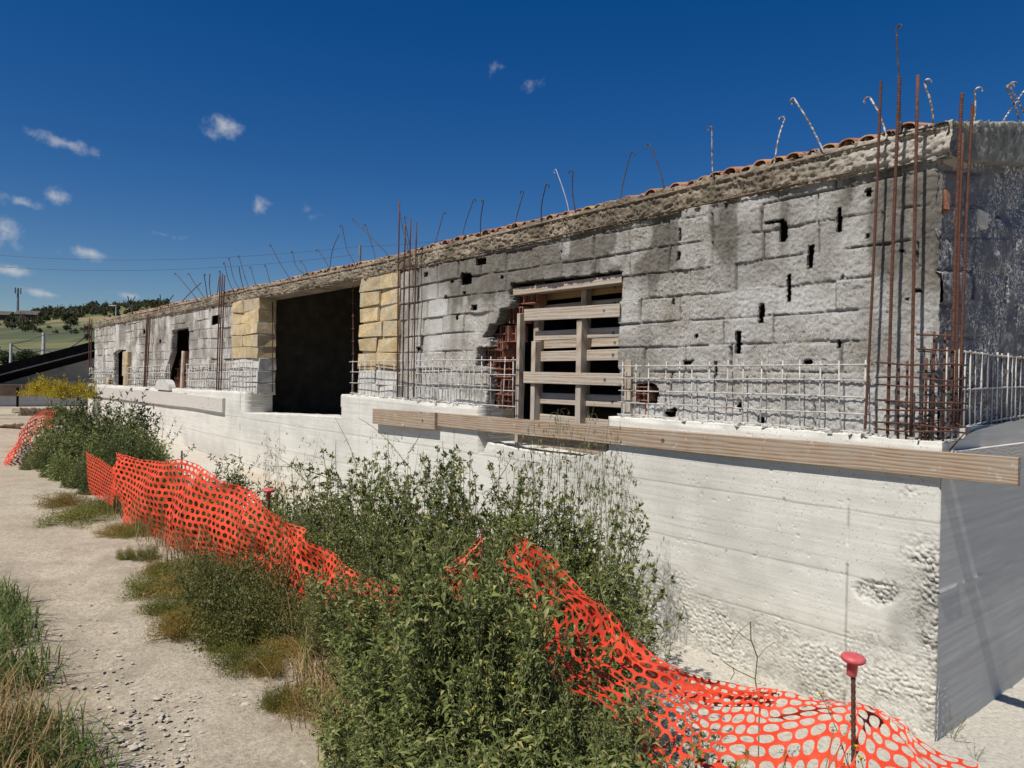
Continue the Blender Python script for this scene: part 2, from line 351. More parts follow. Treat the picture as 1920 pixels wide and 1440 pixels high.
# ground
m, nt, b = mat('stony_ground'); M['ground'] = m; v = ocoord(nt)
c = ramp(nt, noise(nt, v, 1.1, 7, .62), [(.3, (.315, .258, .175)), (.5, (.44, .372, .27)), (.7, (.54, .47, .355))])
c = mix(nt, .62, c, ramp(nt, noise(nt, v, 38, 5, .85), [(.38, (.20, .16, .11)), (.48, (.43, .362, .26)), (.6, (.59, .52, .40))]))
c = mix(nt, ramp(nt, noise(nt, v, 2.6, 5, .7), [(.47, (0, 0, 0)), (.64, (.65, .65, .65))]), c, (.29, .245, .175))
c = mix(nt, attr(nt, 'white'), c, ramp(nt, noise(nt, v, 28, 5, .7), [(.3, (.34, .31, .245)), (.5, (.52, .485, .405)), (.7, (.62, .59, .51))]))
c = mix(nt, attr(nt, 'soil'), c, ramp(nt, noise(nt, v, 18, 5), [(.3, (.10, .085, .045)), (.7, (.22, .19, .11))]))
c = mix(nt, attr(nt, 'stain'), c, (.42, .30, .20))
nt.links.new(c, b.inputs['Base Color']); b.inputs['Roughness'].default_value = .95
bump(nt, b, noise(nt, v, 60, 6, .75), .8, .02)
m, nt, b = mat('hill_fields'); M['hill'] = m; v = ocoord(nt)
c = ramp(nt, noise(nt, ocoord(nt, (.012, .03, .03)), 1, 4), [(.36, (.06, .075, .025)), (.46, (.11, .118, .04)), (.56, (.155, .142, .055)), (.68, (.20, .17, .082))])
c = mix(nt, ramp(nt, noise(nt, v, .06, 5, .7), [(.48, (0, 0, 0)), (.58, (.9, .9, .9))]), c, (.05, .058, .025))
nt.links.new(c, b.inputs['Base Color']); b.inputs['Roughness'].default_value = 1
# ------------------------------------------------------------------ mesh helpers
def mesh_np(name, Vv, faces, mats, smooth=False, idx=None, attrs=None):
    Vv = np.asarray(Vv, np.float32); me = bpy.data.meshes.new(name)
    if isinstance(faces, np.ndarray):
        k = faces.shape[1]; nf = len(faces)
        me.vertices.add(len(Vv)); me.vertices.foreach_set('co', Vv.ravel())
        me.loops.add(nf * k); me.loops.foreach_set('vertex_index', faces.astype(np.int32).ravel())
        me.polygons.add(nf); me.polygons.foreach_set('loop_start', np.arange(0, nf * k, k, dtype=np.int32))
        me.polygons.foreach_set('loop_total', np.full(nf, k, np.int32))
        me.update(calc_edges=True); me.validate()
    else:
        me.from_pydata([tuple(map(float, v)) for v in Vv], [], [tuple(map(int, f)) for f in faces]); me.update()
    for mm in (mats if isinstance(mats, (list, tuple)) else [mats]): me.materials.append(mm)
    if idx is not None: me.polygons.foreach_set('material_index', np.asarray(idx, np.int32))
    if smooth: me.polygons.foreach_set('use_smooth', np.ones(len(me.polygons), bool))
    for a, vals in (attrs or {}).items():
        at_ = me.attributes.new(a, 'FLOAT', 'POINT'); at_.data.foreach_set('value', np.asarray(vals, np.float32).ravel())
    return me
def link(name, me, parent=None):
    o = bpy.data.objects.new(name, me); col.objects.link(o)
    if parent: o.parent = parent
    return o
def tag(o, label=None, cat=None, group=None, kind=None):
    for k_, v_ in (('label', label), ('category', cat), ('group', group), ('kind', kind)):
        if v_: o[k_] = v_
    return o
def empty(name, loc, rz=0, **k):
    o = bpy.data.objects.new(name, None); col.objects.link(o); o.location = tuple(loc); o.rotation_euler = (0, 0, rz)
    o.empty_display_size = .2
    return tag(o, **k)

class MB:
    """collects shapes of one part"""
    def __init__(s): s.v = []; s.f = []; s.n = 0; s.i = []
    def add(s, Vv, F, mi=0):
        s.v.append(np.asarray(Vv, float)); s.f += [tuple(int(q) + s.n for q in f) for f in F]; s.i += [mi] * len(F); s.n += len(Vv)
    def box(s, c, size, R=None, mi=0, jit=0, rng=None, bev=0):
        h = np.array(size) / 2.
        if bev:
            P = []; 
            for sx in (-1, 1):
                for sy in (-1, 1):
                    for sz in (-1, 1):
                        for ax in range(3):
                            q = np.array([sx, sy, sz]) * (h - bev); q[ax] += (sx, sy, sz)[ax] * bev; P.append(q)
            P = np.array(P)
            if jit: P = P + np.repeat(rng.normal(0, jit, (8, 3)), 3, 0)
            I = lambda sx, sy, sz, ax: ((sx * 2 + sy) * 2 + sz) * 3 + ax
            F = []
            for ax in range(3):
                for sg in (0, 1):
                    o = [a for a in range(3) if a != ax]
                    q = []
                    for (a_, b_) in ((0, 0), (1, 0), (1, 1), (0, 1)):
                        k = [0, 0, 0]; k[ax] = sg; k[o[0]] = a_; k[o[1]] = b_; q.append(I(*k, ax))
                    F.append(q if (sg == 1) ^ (ax == 1) else q[::-1])
            for ax in range(3):                     # edges along ax
                o = [a for a in range(3) if a != ax]
                for a_ in (0, 1):
                    for b_ in (0, 1):
                        k0 = [0, 0, 0]; k1 = [0, 0, 0]; k1[ax] = 1
                        for k in (k0, k1): k[o[0]] = a_; k[o[1]] = b_
                        q = [I(*k0, o[0]), I(*k0, o[1]), I(*k1, o[1]), I(*k1, o[0])]
                        F.append(q if (a_ ^ b_) ^ (ax == 1) else q[::-1])
            for sx in (0, 1):
                for sy in (0, 1):
                    for sz in (0, 1):
                        q = [I(sx, sy, sz, 0), I(sx, sy, sz, 1), I(sx, sy, sz, 2)]
                        F.append(q if (sx + sy + sz) % 2 else q[::-1])
        else:
            P = np.array([[x, y, z] for x in (-1, 1) for y in (-1, 1) for z in (-1, 1)]) * h
            if jit: P = P + rng.normal(0, jit, P.shape)
            F = [(0, 1, 3, 2), (4, 6, 7, 5), (0, 4, 5, 1), (2, 3, 7, 6), (0, 2, 6, 4), (1, 5, 7, 3)]
        if R is not None: P = P @ np.asarray(R).T
        s.add(P + np.asarray(c, float), F, mi)
    def tube(s, pts, r, n=6, mi=0, cap=True):
        P = np.asarray(pts, float); k = len(P); r = np.full(k, r, float) if np.isscalar(r) else np.asarray(r, float)
        T = np.gradient(P, axis=0); T /= np.linalg.norm(T, axis=1)[:, None] + 1e-12
        up = np.array([0, 0, 1.]) if abs(T[0, 2]) < .9 else np.array([1., 0, 0])
        a = np.cross(T[0], up); a /= np.linalg.norm(a); A = []
        for t in T:
            a = a - t * (a @ t); a /= np.linalg.norm(a) + 1e-12; A.append(a)
        A = np.array(A); B = np.cross(T, A); th = np.arange(n) * 2 * math.pi / n
        Vv = P[:, None] + r[:, None, None] * (A[:, None] * np.cos(th)[None, :, None] + B[:, None] * np.sin(th)[None, :, None])
        F = []
        for i in range(k - 1):
            for j in range(n):
                j2 = (j + 1) % n; F.append((i * n + j, i * n + j2, (i + 1) * n + j2, (i + 1) * n + j))
        if cap: F += [tuple(range(n))[::-1], tuple(range((k - 1) * n, k * n))]
        s.add(Vv.reshape(-1, 3), F, mi)
    def lathe(s, prof, c=(0, 0, 0), n=20, mi=0):
        th = np.arange(n) * 2 * math.pi / n; k = len(prof)
        Vv = np.array([[r * math.cos(t), r * math.sin(t), z] for r, z in prof for t in th]) + np.asarray(c, float)
        F = [(i * n + j, i * n + (j + 1) % n, (i + 1) * n + (j + 1) % n, (i + 1) * n + j) for i in range(k - 1) for j in range(n)]
        F += [tuple(range(n))[::-1], tuple(range((k - 1) * n, k * n))]
        s.add(Vv, F, mi)
    def build(s, name, mats, parent=None, smooth=False, shift=None):
        Vv = np.concatenate(s.v)
        if shift is not None: Vv = Vv - np.asarray(shift)
        return link(name, mesh_np(name, Vv, s.f, mats, smooth, s.i), parent)

def rotz(a): return np.array([[math.cos(a), -math.sin(a), 0], [math.sin(a), math.cos(a), 0], [0, 0, 1]])
def roty(a): return np.array([[math.cos(a), 0, math.sin(a)], [0, 1, 0], [-math.sin(a), 0, math.cos(a)]])
def rotx(a): return np.array([[1, 0, 0], [0, math.cos(a), -math.sin(a)], [0, math.sin(a), math.cos(a)]])
FRAME = np.array([D1, NN, [0, 0, 1.]]).T          # local (s,o,z) -> world

def inpoly(x, y, poly):
    r = np.zeros(np.shape(x), bool); n = len(poly); j = n - 1
    for i in range(n):
        xi, yi = poly[i]; xj, yj = poly[j]
        c = ((yi > y) != (yj > y)) & (x < (xj - xi) * (y - yi) / (yj - yi + 1e-12) + xi); r ^= c; j = i
    return r

def relief(name, ss, zs, hfun, place, mats, keep=None, depth=0.0, rim=.006, attrs=None, parent=None, flip=False, dfun=None):
    """a wall sheet on the grid ss x zs, pushed out by hfun, with openings cut out and the rims of the sheet run back by depth"""
    S, Z = np.meshgrid(ss, zs, indexing='ij'); H = hfun(S, Z); ns_, nz_ = S.shape
    Vv = place(S, H, Z).reshape(-1, 3)
    ids = np.arange(ns_ * nz_).reshape(ns_, nz_)
    q = np.stack([ids[:-1, :-1], ids[1:, :-1], ids[1:, 1:], ids[:-1, 1:]], -1)
    k = np.ones((ns_ - 1, nz_ - 1), bool)
    if keep is not None:
        sc_, zc_ = (S[:-1, :-1] + S[1:, 1:]) / 2, (Z[:-1, :-1] + Z[1:, 1:]) / 2; k = keep(sc_, zc_)
    F = q[k]
    A = {a: f(S, Z).ravel() for a, f in (attrs or {}).items()}
    if depth:
        kp = np.pad(k, 1); rimq = []
        for (di, dj, e) in ((-1, 0, (3, 0)), (1, 0, (1, 2)), (0, -1, (0, 1)), (0, 1, (2, 3))):
            nb = kp[1 + di:kp.shape[0] - 1 + di, 1 + dj:kp.shape[1] - 1 + dj]
            m_ = k & ~nb
            if di == -1: m_[0] = False
            rimq.append(np.stack([q[m_][:, e[1]], q[m_][:, e[0]]], -1))
        E = np.concatenate(rimq); u = np.unique(E); mp_ = np.zeros(len(Vv), int); steps = 4; base = len(Vv); prev = u
        full = np.full(len(Vv), -1); full[u] = u
        B = place(S, H * 0 - (dfun(S, Z) if dfun else depth), Z).reshape(-1, 3)[u]; A0 = Vv[u]; newF = []; cur = {int(a): int(a) for a in u}
        lay = [np.arange(len(Vv))]; VV = [Vv]
        for t in range(1, steps + 1):
            f_ = t / steps; VV.append(A0 * (1 - f_) + B * f_ + (0 if t in (steps,) else np.random.default_rng(t).normal(0, rim, A0.shape)))
            l = np.full(len(Vv), -1); l[u] = base + np.arange(len(u)) + (t - 1) * len(u); lay.append(l)
            newF.append(np.stack([lay[t - 1][E[:, 0]], lay[t - 1][E[:, 1]], lay[t][E[:, 1]], lay[t][E[:, 0]]], -1))
        F = np.concatenate([F] + newF); Vv = np.concatenate(VV)
        A = {a: np.concatenate([x_] + [x_[u]] * steps) for a, x_ in A.items()}
    used = np.unique(F); re = np.full(len(Vv), -1); re[used] = np.arange(len(used))
    if flip: F = F[:, ::-1]
    return link(name, mesh_np(name, Vv[used], re[F], mats, False, None, {a: x_[used] for a, x_ in A.items()}), parent)

# ------------------------------------------------------------------ ground
def gz(x, y):
    s, o = so(np.asarray(x, float), np.asarray(y, float))
    zb = np.interp(s, [-3, 1, 8, 18, 30], [-.93, -.93, -.62, -.35, -.1])
    t = sst(2.2, 3.9, o + .25 * (fbm(x * .9, y * .9, 2, 3) - .5))
    t = np.where(s < -.2, np.maximum(t - sst(-.2, -3, s), 0), t)
    z = zb * (1 - t)
    z = z + .05 * (fbm(np.asarray(x) * .5, np.asarray(y) * .5, 3, 8) - .5) * t
    return z
def axis(lo, hi, step, far, g=1.12):
    a = list(np.arange(lo, hi, step)); d = step
    while a[-1] < far: d *= g; a.append(a[-1] + d)
    d = step; b_ = [lo]
    while b_[-1] > -far: d *= g; b_.append(b_[-1] - d)
    return np.array(b_[:0:-1] + a)
gx, gy = axis(-5.2, 2.6, .022, 700), axis(1.6, 9.0, .026, 700)
X, Y = np.meshgrid(gx, gy, indexing='ij'); S_, O_ = so(X, Y)
near = sst(16, 9, np.hypot(X, Y))
whitez = sst(3.1, 2.3, O_) * sst(26, 18, S_)
whitez = np.maximum(whitez, sst(-.9, -1.4, S_) * sst(3.5, 2.5, O_))
rough = .022 * (fbm(X * 5, Y * 5, 4, 21) - .5)
# slabs of bedded rock on the path
bed = fbm(X * 2.2 + Y * 1.1, Y * 2.6 - X * .8, 4, 33); band = np.floor(bed * 9) / 9
rough = rough + near * .055 * (band - .5) * sst(.42, .56, fbm(X * .55, Y * .55, 3, 5)) * sst(3.4, 4.0, O_)
gravel = cells(X * 17, Y * 17, 3); gm = sst(.45, .62, fbm(X * .8, Y * .8, 3, 41)) * sst(3.6, 4.2, O_)
rough = rough + near * (.012 * gm + .016 * whitez) * (.5 - gravel) + near * .006 * (.5 - cells(X * 38, Y * 38, 9)) * (1 - gm * .5)
rut = sst(.35, .0, np.abs(O_ - 5.0 + .2 * np.sin(S_ * .5)))
Zg = gz(X, Y) + rough - .02 * rut
far = sst(25, 60, np.hypot(X, Y)); Zg = Zg * (1 - far) - .4 * far
soil = sst(.52, .66, fbm(X * 1.3, Y * 1.3, 4, 61)) * sst(2.3, 3.0, O_) * sst(4.5, 3.9, O_) * .8
edge_l = sst(5.15, 5.7, O_ + .5 * (fbm(X, Y, 3, 77) - .5)) * sst(7.2, 4.6, S_)
soil = np.maximum(soil, edge_l * .9)
stain = sst(.55, .7, fbm(X * .45, Y * .45, 4, 88)) * .4 + .35 * sst(.4, .1, np.abs(O_ - 5.2)) * sst(5, 2, S_)
ids = np.arange(X.size).reshape(X.shape)
q = np.stack([ids[:-1, :-1], ids[1:, :-1], ids[1:, 1:], ids[:-1, 1:]], -1).reshape(-1, 4)
tag(link('ground', mesh_np('ground', np.stack([X, Y, Zg], -1).reshape(-1, 3), q, M['ground'], False, None,
    {'white': whitez, 'soil': soil, 'stain': stain})), kind='structure')

# ------------------------------------------------------------------ the unfinished building
B = empty('unfinished_building', W(0, 0, -.95), ROTZ, label='long roofless looking unfinished building of raw grey blocks on a white concrete base', cat='building')
B['label'] = 'long unfinished building of raw grey blocks on a white concrete base'
B.location = tuple(W(0, 0, 0))
LEN = 32.0; BW = -.22                               # block face lies 22 cm behind the concrete face
ztop_c = lambda s: np.interp(s, [-1, 0, 1, 7, 9.3, 14, 32], [1.2, 1.2, 1.215, 1.235, 1.28, 1.19, 1.03])
ztop_w = lambda s: np.interp(s, [0, .6, 8.7, 30], [3.55, 3.545, 3.47, 3.58])
zbeam = lambda s: ztop_w(s) - .27

notch_door = [L(460, 700), L(640, 700), L(640, 783), L(580, 779), L(520, 777), L(460, 774)]
notch_win = [L(897, 700), L(1142, 700), L(1142, 846), L(1110, 853), L(1080, 856), L(1040, 851), L(1000, 846), L(960, 841), L(930, 832), L(915, 831), L(906, 850), L(897, 850)]
# foundation: the board marked concrete jacket
def honey(S, Z):
    z0 = -.40 + .25 * (fbm(S * 1.1, Z * 0 + 3, 3, 12) - .5) - .35 * sst(2.2, 6, S)
    low = sst(z0 + .16, z0 - .2, Z + .75 * (fbm(S * 2.4, Z * 3.2, 4, 15) - .5))
    cor = sst(.34, .03, S + .3 * (fbm(S * 3, Z * 3, 3, 19) - .5)) * sst(.62, .35, Z)
    pat = np.exp(-(((S - .42) / .2) ** 2 + ((Z - .05) / .13) ** 2)) + .8 * np.exp(-(((S - .12) / .13) ** 2 + ((Z - .33) / .09) ** 2)) + .5 * np.exp(-(((S - .2) / .22) ** 2 + ((Z - .82) / .09) ** 2))
    p2 = sst(.35, .75, pat + .5 * (fbm(S * 7, Z * 7, 3, 29) - .5))
    return np.clip(np.maximum(np.maximum(low * .62, cor), p2), 0, 1)
def h_conc(S, Z):
    h = .0022 * (fbm(S * 1.2, Z * 2, 3, 4) - .5)
    for zz in (.62, .115, -.36):                    # shutter joints, dead level
        dz = Z - zz - .006 * (fbm(S * 3, S * 0, 3, int(zz * 90) + 40) - .5) * 2
        h = h - .004 * np.exp(-(dz / .007) ** 2) * .7 + .0012 * sst(0, .01, dz)
    for k_ in np.arange(-.9, 1.2, .125): h = h - .0007 * np.exp(-((Z - k_) / .006) ** 2)
    for sv in (.66, 3.3, 6.0, 8.7, 14.2, 17.2, 20.1, 23, 26): h = h - .010 * np.exp(-((S - sv - .012 * (fbm(Z * 6, Z * 0, 3, 9) - .5)) / .009) ** 2) * (vn(Z * 9, Z * 0 + sv, 3) > .25)
    hm = honey(S, Z)
    big = sst(.4, .6, fbm(S * 5, Z * 5, 2, 64)); peb = np.sqrt(np.clip(.6 - cells(S * 30, Z * 30, 2), 0, 1)) * .034 * big + np.sqrt(np.clip(.6 - cells(S * 52, Z * 52, 6), 0, 1)) * .020
    h = h + hm * (peb - .028) + .004 * hm * (fbm(S * 40, Z * 40, 2, 65) - .5)
    pit = (vn(S * 34, Z * 34, 91) > .93) * (fbm(S * 1.1, Z * 1.1, 2, 92) > .42); h = h - .006 * pit
    h = h - .03 * sst(.02, .0, S) * (fbm(Z * 7, S * 0, 3, 55))
    top = ztop_c(S); h = h - .02 * sst(top - .05, top, Z) * fbm(S * 9, Z * 0, 3, 66)
    return h
def zc_of(S, T): zt = ztop_c(S) + .022 * (fbm(S * 5, S * 0, 4, 71) - .5); return T * (zt + 1.05) - 1.05   # T in 0..1 -> z
def conc_keep(s, t):
    z = zc_of(s, t); j = .012 * (fbm(s * 14, z * 14, 2, 5) - .5)
    return ~(inpoly(s + j, z + j * 2, notch_door) | inpoly(s + j, z + j * 2, notch_win))
def stain_c(S, T):
    Z = zc_of(S, T); return np.clip(.75 * honey(S, Z) * .35 + sst(.45, .7, fbm(S * 1.3, Z * 1.6, 4, 13)) * sst(1.7, .7, S) * sst(.42, .1, Z) * .75 + .5 * sst(.55, .75, fbm(S * .5, Z * 1.2, 4, 43)) * sst(.3, -.5, Z), 0, 1)
def line_c(S, T):
    Z = zc_of(S, T); v = 0 * S
    for zz in (.62, .115, -.36): v = np.maximum(v, .6 * np.exp(-((Z - zz - .006 * (fbm(S * 3, S * 0, 3, int(zz * 90) + 40) - .5) * 2) / .0055) ** 2) * (.25 + .75 * sst(.3, .5, fbm(S * 1.7, S * 0 + zz, 3, 7))))
    for sv in (.66, 3.3, 6.0, 8.7, 14.2, 17.2, 20.1, 23, 26): v = np.maximum(v, .8 * np.exp(-((S - sv - .012 * (fbm(Z * 6, Z * 0, 3, 9) - .5)) / .008) ** 2) * sst(.3, .6, vn(Z * 7, Z * 0 + sv, 3)))
    for k_ in np.arange(-.9, 1.2, .125): v = np.maximum(v, .25 * np.exp(-((Z - k_) / .007) ** 2) * sst(.5, .65, fbm(S * 2, S * 0 + k_ * 7, 3, 17)))
    for (a, b_) in ((1.2, .64), (2.35, .3), (.66, .13), (3.9, .6), (1.75, .1), (5.1, .63), (2.9, .65), (4.6, .12)): v = np.maximum(v, .9 * sst(.016, .010, np.hypot(S - a, Z - b_)))
    return np.clip(v * .8 + .55 * honey(S, Z) * (fbm(S * 30, Z * 30, 2, 23) < .40), 0, .9)
sgrid = np.concatenate([np.arange(0, 2.6, .0085), np.arange(2.6, 6.2, .016), np.arange(6.2, 14.2, .03), np.arange(14.2, LEN + .01, .08)])
relief('foundation_wall', sgrid, np.linspace(0, 1, 260), lambda S, T: h_conc(S, zc_of(S, T)), lambda S, H, T: np.stack([S, H, zc_of(S, T)], -1),
       M['concrete'], conc_keep, .60, .0025, attrs={'stain': stain_c, 'line': line_c}, parent=B)
# side of the jacket, running back from the corner; its top climbs
def zs_of(U, T):
    zt = np.interp(U, [0, .25, .63, 1.7, 9], [1.2, 1.2, 1.27, 1.33, 1.36]) + .02 * (fbm(U * 6, U * 0, 3, 70) - .5); return T * (zt + 1.05) - 1.05
def h_side(U, T):
    Z = zs_of(U, T); h = .0006 * (fbm(U * 1.5, Z * 12, 3, 6) - .5)
    for k_ in np.arange(-.9, 1.3, .11): h = h - .0008 * np.exp(-((Z - k_) / .007) ** 2)
    h = h + .012 * np.exp(-((Z - .13 + .0 * U) / .012) ** 2) * sst(.3, .6, fbm(U * 5, U * 0, 3, 8))
    hm = sst(.40, .05, U + .25 * (fbm(U * 4, Z * 4, 3, 3) - .5)) * sst(-.35, -.75, Z)
    return h + hm * (np.clip(.62 - cells(U * 32, Z * 32, 2), 0, 1) * .02 - .01)
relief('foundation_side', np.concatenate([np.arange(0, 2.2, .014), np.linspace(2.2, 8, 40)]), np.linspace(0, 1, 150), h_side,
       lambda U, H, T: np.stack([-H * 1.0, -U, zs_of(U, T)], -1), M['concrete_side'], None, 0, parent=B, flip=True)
mb = MB()
for (s0, s1, o0, o1) in ((0.02, .21, -8, -.58),): mb.box(((s0 + s1) / 2, (o0 + o1) / 2, 1.24), (s1 - s0, o1 - o0, .1))
mb.build('jacket_ledge', M['concrete_side'], B)

# block wall -----------------------------------------------------------------
bl = lambda *p: [L(a, b, BW) for a, b in p]
op_door = bl((437, 430), (752, 430), (752, 800), (437, 800))
op_win = bl((956, 531), (1060, 519), (1168, 507), (1166, 560), (1160, 600), (1159, 690), (1165, 720), (1163, 860), (1100, 870), (900, 860), (909, 760), (912, 728), (917, 726), (916, 690), (892, 688), (893, 652), (918, 650), (917, 634), (905, 632), (918, 608), (930, 604), (938, 578), (956, 574))
op_small = bl((322, 619), (355, 614), (353, 690), (347, 745), (303, 745), (311, 692), (320, 662))
op_far = bl((213, 662), (222, 655), (236, 656), (236, 745), (213, 745))
holes = [(1468, 434, 7, 20), (1452, 416, 18, 3), (1574, 412, 5, 24), (1520, 482, 6, 24), (1478, 540, 5, 26), (1428, 588, 6, 19), (1385, 642, 6, 22), (1629, 362, 7, 9),
         (1626, 443, 4, 6), (1305, 630, 4, 5), (1262, 565, 3, 6), (903, 490, 10, 7), (868, 484, 4, 6), (942, 520, 3, 5), (890, 577, 6, 6),
         (857, 595, 3, 6), (870, 549, 3, 3), (836, 557, 2, 4), (1276, 440, 3, 12), (1573, 645, 3, 8), (1343, 692, 3, 14), (1515, 680, 9, 7), (1385, 762, 5, 7),
         (1425, 790, 7, 9), (1255, 778, 11, 12), (1290, 680, 10, 5), (1275, 480, 4, 9), (800, 515, 4, 5), (785, 655, 4, 5), (847, 528, 3, 3), (1264, 768, 6, 4),
         (1212, 738, 22, 20), (404, 600, 8, 9), (400, 572, 3, 6), (270, 622, 2, 5), (365, 560, 3, 5), (300, 640, 2, 4), (1580, 520, 3, 5), (1690, 470, 6, 3), (1722, 545, 8, 3), (1700, 560, 4, 3)]
hl = []
for (px, py, rx, ry) in holes:
    s, z = L(px, py, BW); s2, _ = L(px - rx, py, BW); _, z2 = L(px, py - ry, BW); hl.append((s, z, abs(s2 - s), abs(z2 - z)))
deep = [bl((864, 511), (885, 512), (884, 533), (864, 536))]
CH = .25
def courses(S, Z):
    zw = Z + .05 * (fbm(S * .45, Z * .4, 2, 30) - .5); cz = (zw - 1.2) / CH; ic = np.floor(cz)
    off = _h(ic, ic * 0, 3) * .6; bl_ = .52; cs = (S + off + .04 * (fbm(S * .8, Z * 2, 2, 44) - .5)) / bl_ + (ic % 2) * .5; ib = np.floor(cs)
    dz = np.minimum(cz - ic, 1 - cz + ic) * CH; ds = np.minimum(cs - ib, 1 - cs + ib) * bl_
    return ic, ib, dz, ds
def in_hole(S, Z, grow=1.0):
    m_ = np.zeros(np.shape(S), bool)
    for (a, b_, ra, rb) in hl:
        w = .2 * (fbm(S * 16, Z * 16, 2, 81) - .5); mx_ = np.maximum(np.abs((S - a) / ra), np.abs((Z - b_) / rb))
        d = mx_ + .6 * w if max(ra, rb) > 2.2 * min(ra, rb) else mx_ * .5 + .5 * np.hypot((S - a) / ra, (Z - b_) / rb) + w
        m_ |= d < grow * (1 if grow == 1 else 1 + .012 / min(ra, rb))
    for p in deep: m_ |= inpoly(S, Z, p)
    return m_
def h_block(S, Z):
    ic, ib, dz, ds = courses(S, Z)
    cover = fbm(S * .55 + 5, Z * .9, 3, 52)          # where the render has filled the joints
    vis = sst(.65, .48, cover)
    wob = .006 * (fbm(S * 20, Z * 20, 2, 62) - .5)
    jz = sst(.014, .006, dz + wob) * sst(.40, .56, fbm(S * 1.6, ic * 3.1, 3, 47)); js = sst(.016, .008, ds + wob) * (_h(ib, ic, 9) > .3)
    h = -.026 * np.maximum(jz, js) * (.04 + vis)
    h = h + .030 * (_h(ib, ic, 17) - .5) * vis + .016 * (_h(ib, ic, 23) - .5) * (Z - (ic + .5) * CH - 1.2) / CH * 2 * vis
    h = h - .16 * sst(.016, .010, ds + wob) * (_h(ib, ic, 31) > .76) * (_h(ib, ic, 9) > .35) * (dz > .02)
    h = h + .012 * (fbm(S * 3.2, Z * 3.2, 3, 72) - .5)
    h = h + (.009 * (fbm(S * 26, Z * 26, 2, 73, .75) - .5) + .016 * (vn(S * 60, Z * 60, 75) - .5)) * sst(9, 4, S) + .008 * (fbm(S * 9, Z * 9, 3, 74, .6) - .5)
    # exposed, broken lower courses above the concrete
    lowm = sst(1.62, 1.3, Z + .3 * (fbm(S * 2.5, Z * 2, 3, 83) - .5)); h = h + lowm * (.045 * (fbm(S * 7, Z * 9, 3, 84) - .5) - .012)
    h = h - .03 * sst(.05, 0, S - .13) 
    return h
def zw_of(S, T): z0 = ztop_c(S) - .07; return z0 + T * (zbeam(S) + .02 - z0)
def block_keep(s, t):
    z = zw_of(s, t); j1 = .035 * (fbm(s * 9, z * 9, 3, 5) - .5); j2 = .035 * (fbm(s * 9, z * 9, 3, 6) - .5)
    return ~(in_hole(s, z) | inpoly(s, z, op_door) | inpoly(s + j1, z + j2, op_win) | inpoly(s + j1 * .6, z + j2 * .6, op_small) | inpoly(s + j1 * .6, z + j2 * .6, op_far))
def stain_b(S, T):
    Z = zw_of(S, T); n = fbm(S * 1.0, Z * 1.1, 5, 90); 
    band = sst(2.42, 3.0, Z + .4 * (fbm(S * 2.4, Z * .6, 3, 93) - .5)) * sst(1.6, 2.3, S + .8 * (fbm(S, Z * 2, 3, 94) - .5)) * sst(8.5, 5.8, S)
    drip = sst(.55, .7, fbm(S * 5, Z * .5, 4, 96)) * sst(2.2, 3.2, Z) * .6
    colm = .38 * sst(.85, .6, S) * sst(.3, .6, fbm(S * 2, Z * .8, 3, 97)) + .3 * sst(9, 14, S)
    light = sst(.56, .66, fbm(S * 2.6, Z * 1.3, 3, 99))
    return np.clip((band * 1.1 + drip + .5 * sst(.5, .68, n) + colm) * (1 - .85 * light), 0, .92)
def joint_b(S, T):  # dark joint colour, painted in for the shadow the vertical grooves lack
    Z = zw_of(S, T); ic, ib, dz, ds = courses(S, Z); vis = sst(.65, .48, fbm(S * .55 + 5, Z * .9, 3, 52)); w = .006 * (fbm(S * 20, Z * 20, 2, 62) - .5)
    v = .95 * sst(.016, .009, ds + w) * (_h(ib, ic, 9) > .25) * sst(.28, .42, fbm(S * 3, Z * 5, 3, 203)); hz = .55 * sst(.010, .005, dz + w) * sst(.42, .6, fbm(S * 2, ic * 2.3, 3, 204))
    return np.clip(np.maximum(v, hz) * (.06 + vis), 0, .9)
def white_b(S, T):
    Z = zw_of(S, T); ic, ib, dz, ds = courses(S, Z); return np.clip(.5 * (_h(ib, ic, 77) - .45) + sst(.47, .65, fbm(S * 1.5, Z * 1.7, 4, 101)) * .6 + .7 * sst(1.75, 1.3, Z + .3 * (fbm(S * 3, Z * 3, 3, 102) - .5)), 0, .9) * (1 - stain_b(S, T))
wgrid = np.concatenate([np.arange(.13, 3.0, .0095), np.arange(3.0, 6.4, .013), np.arange(6.4, 14.0, .022), np.arange(14.0, LEN + .02, .04)])
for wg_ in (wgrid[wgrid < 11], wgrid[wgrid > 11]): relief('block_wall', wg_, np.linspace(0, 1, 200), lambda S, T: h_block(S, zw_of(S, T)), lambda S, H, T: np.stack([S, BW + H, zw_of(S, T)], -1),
       M['block'], block_keep, .16, dfun=lambda S, T: np.where(in_hole(S, zw_of(S, T), 1.35), .028, .16), attrs={'stain': stain_b, 'white': white_b, 'joint': joint_b}, parent=B)
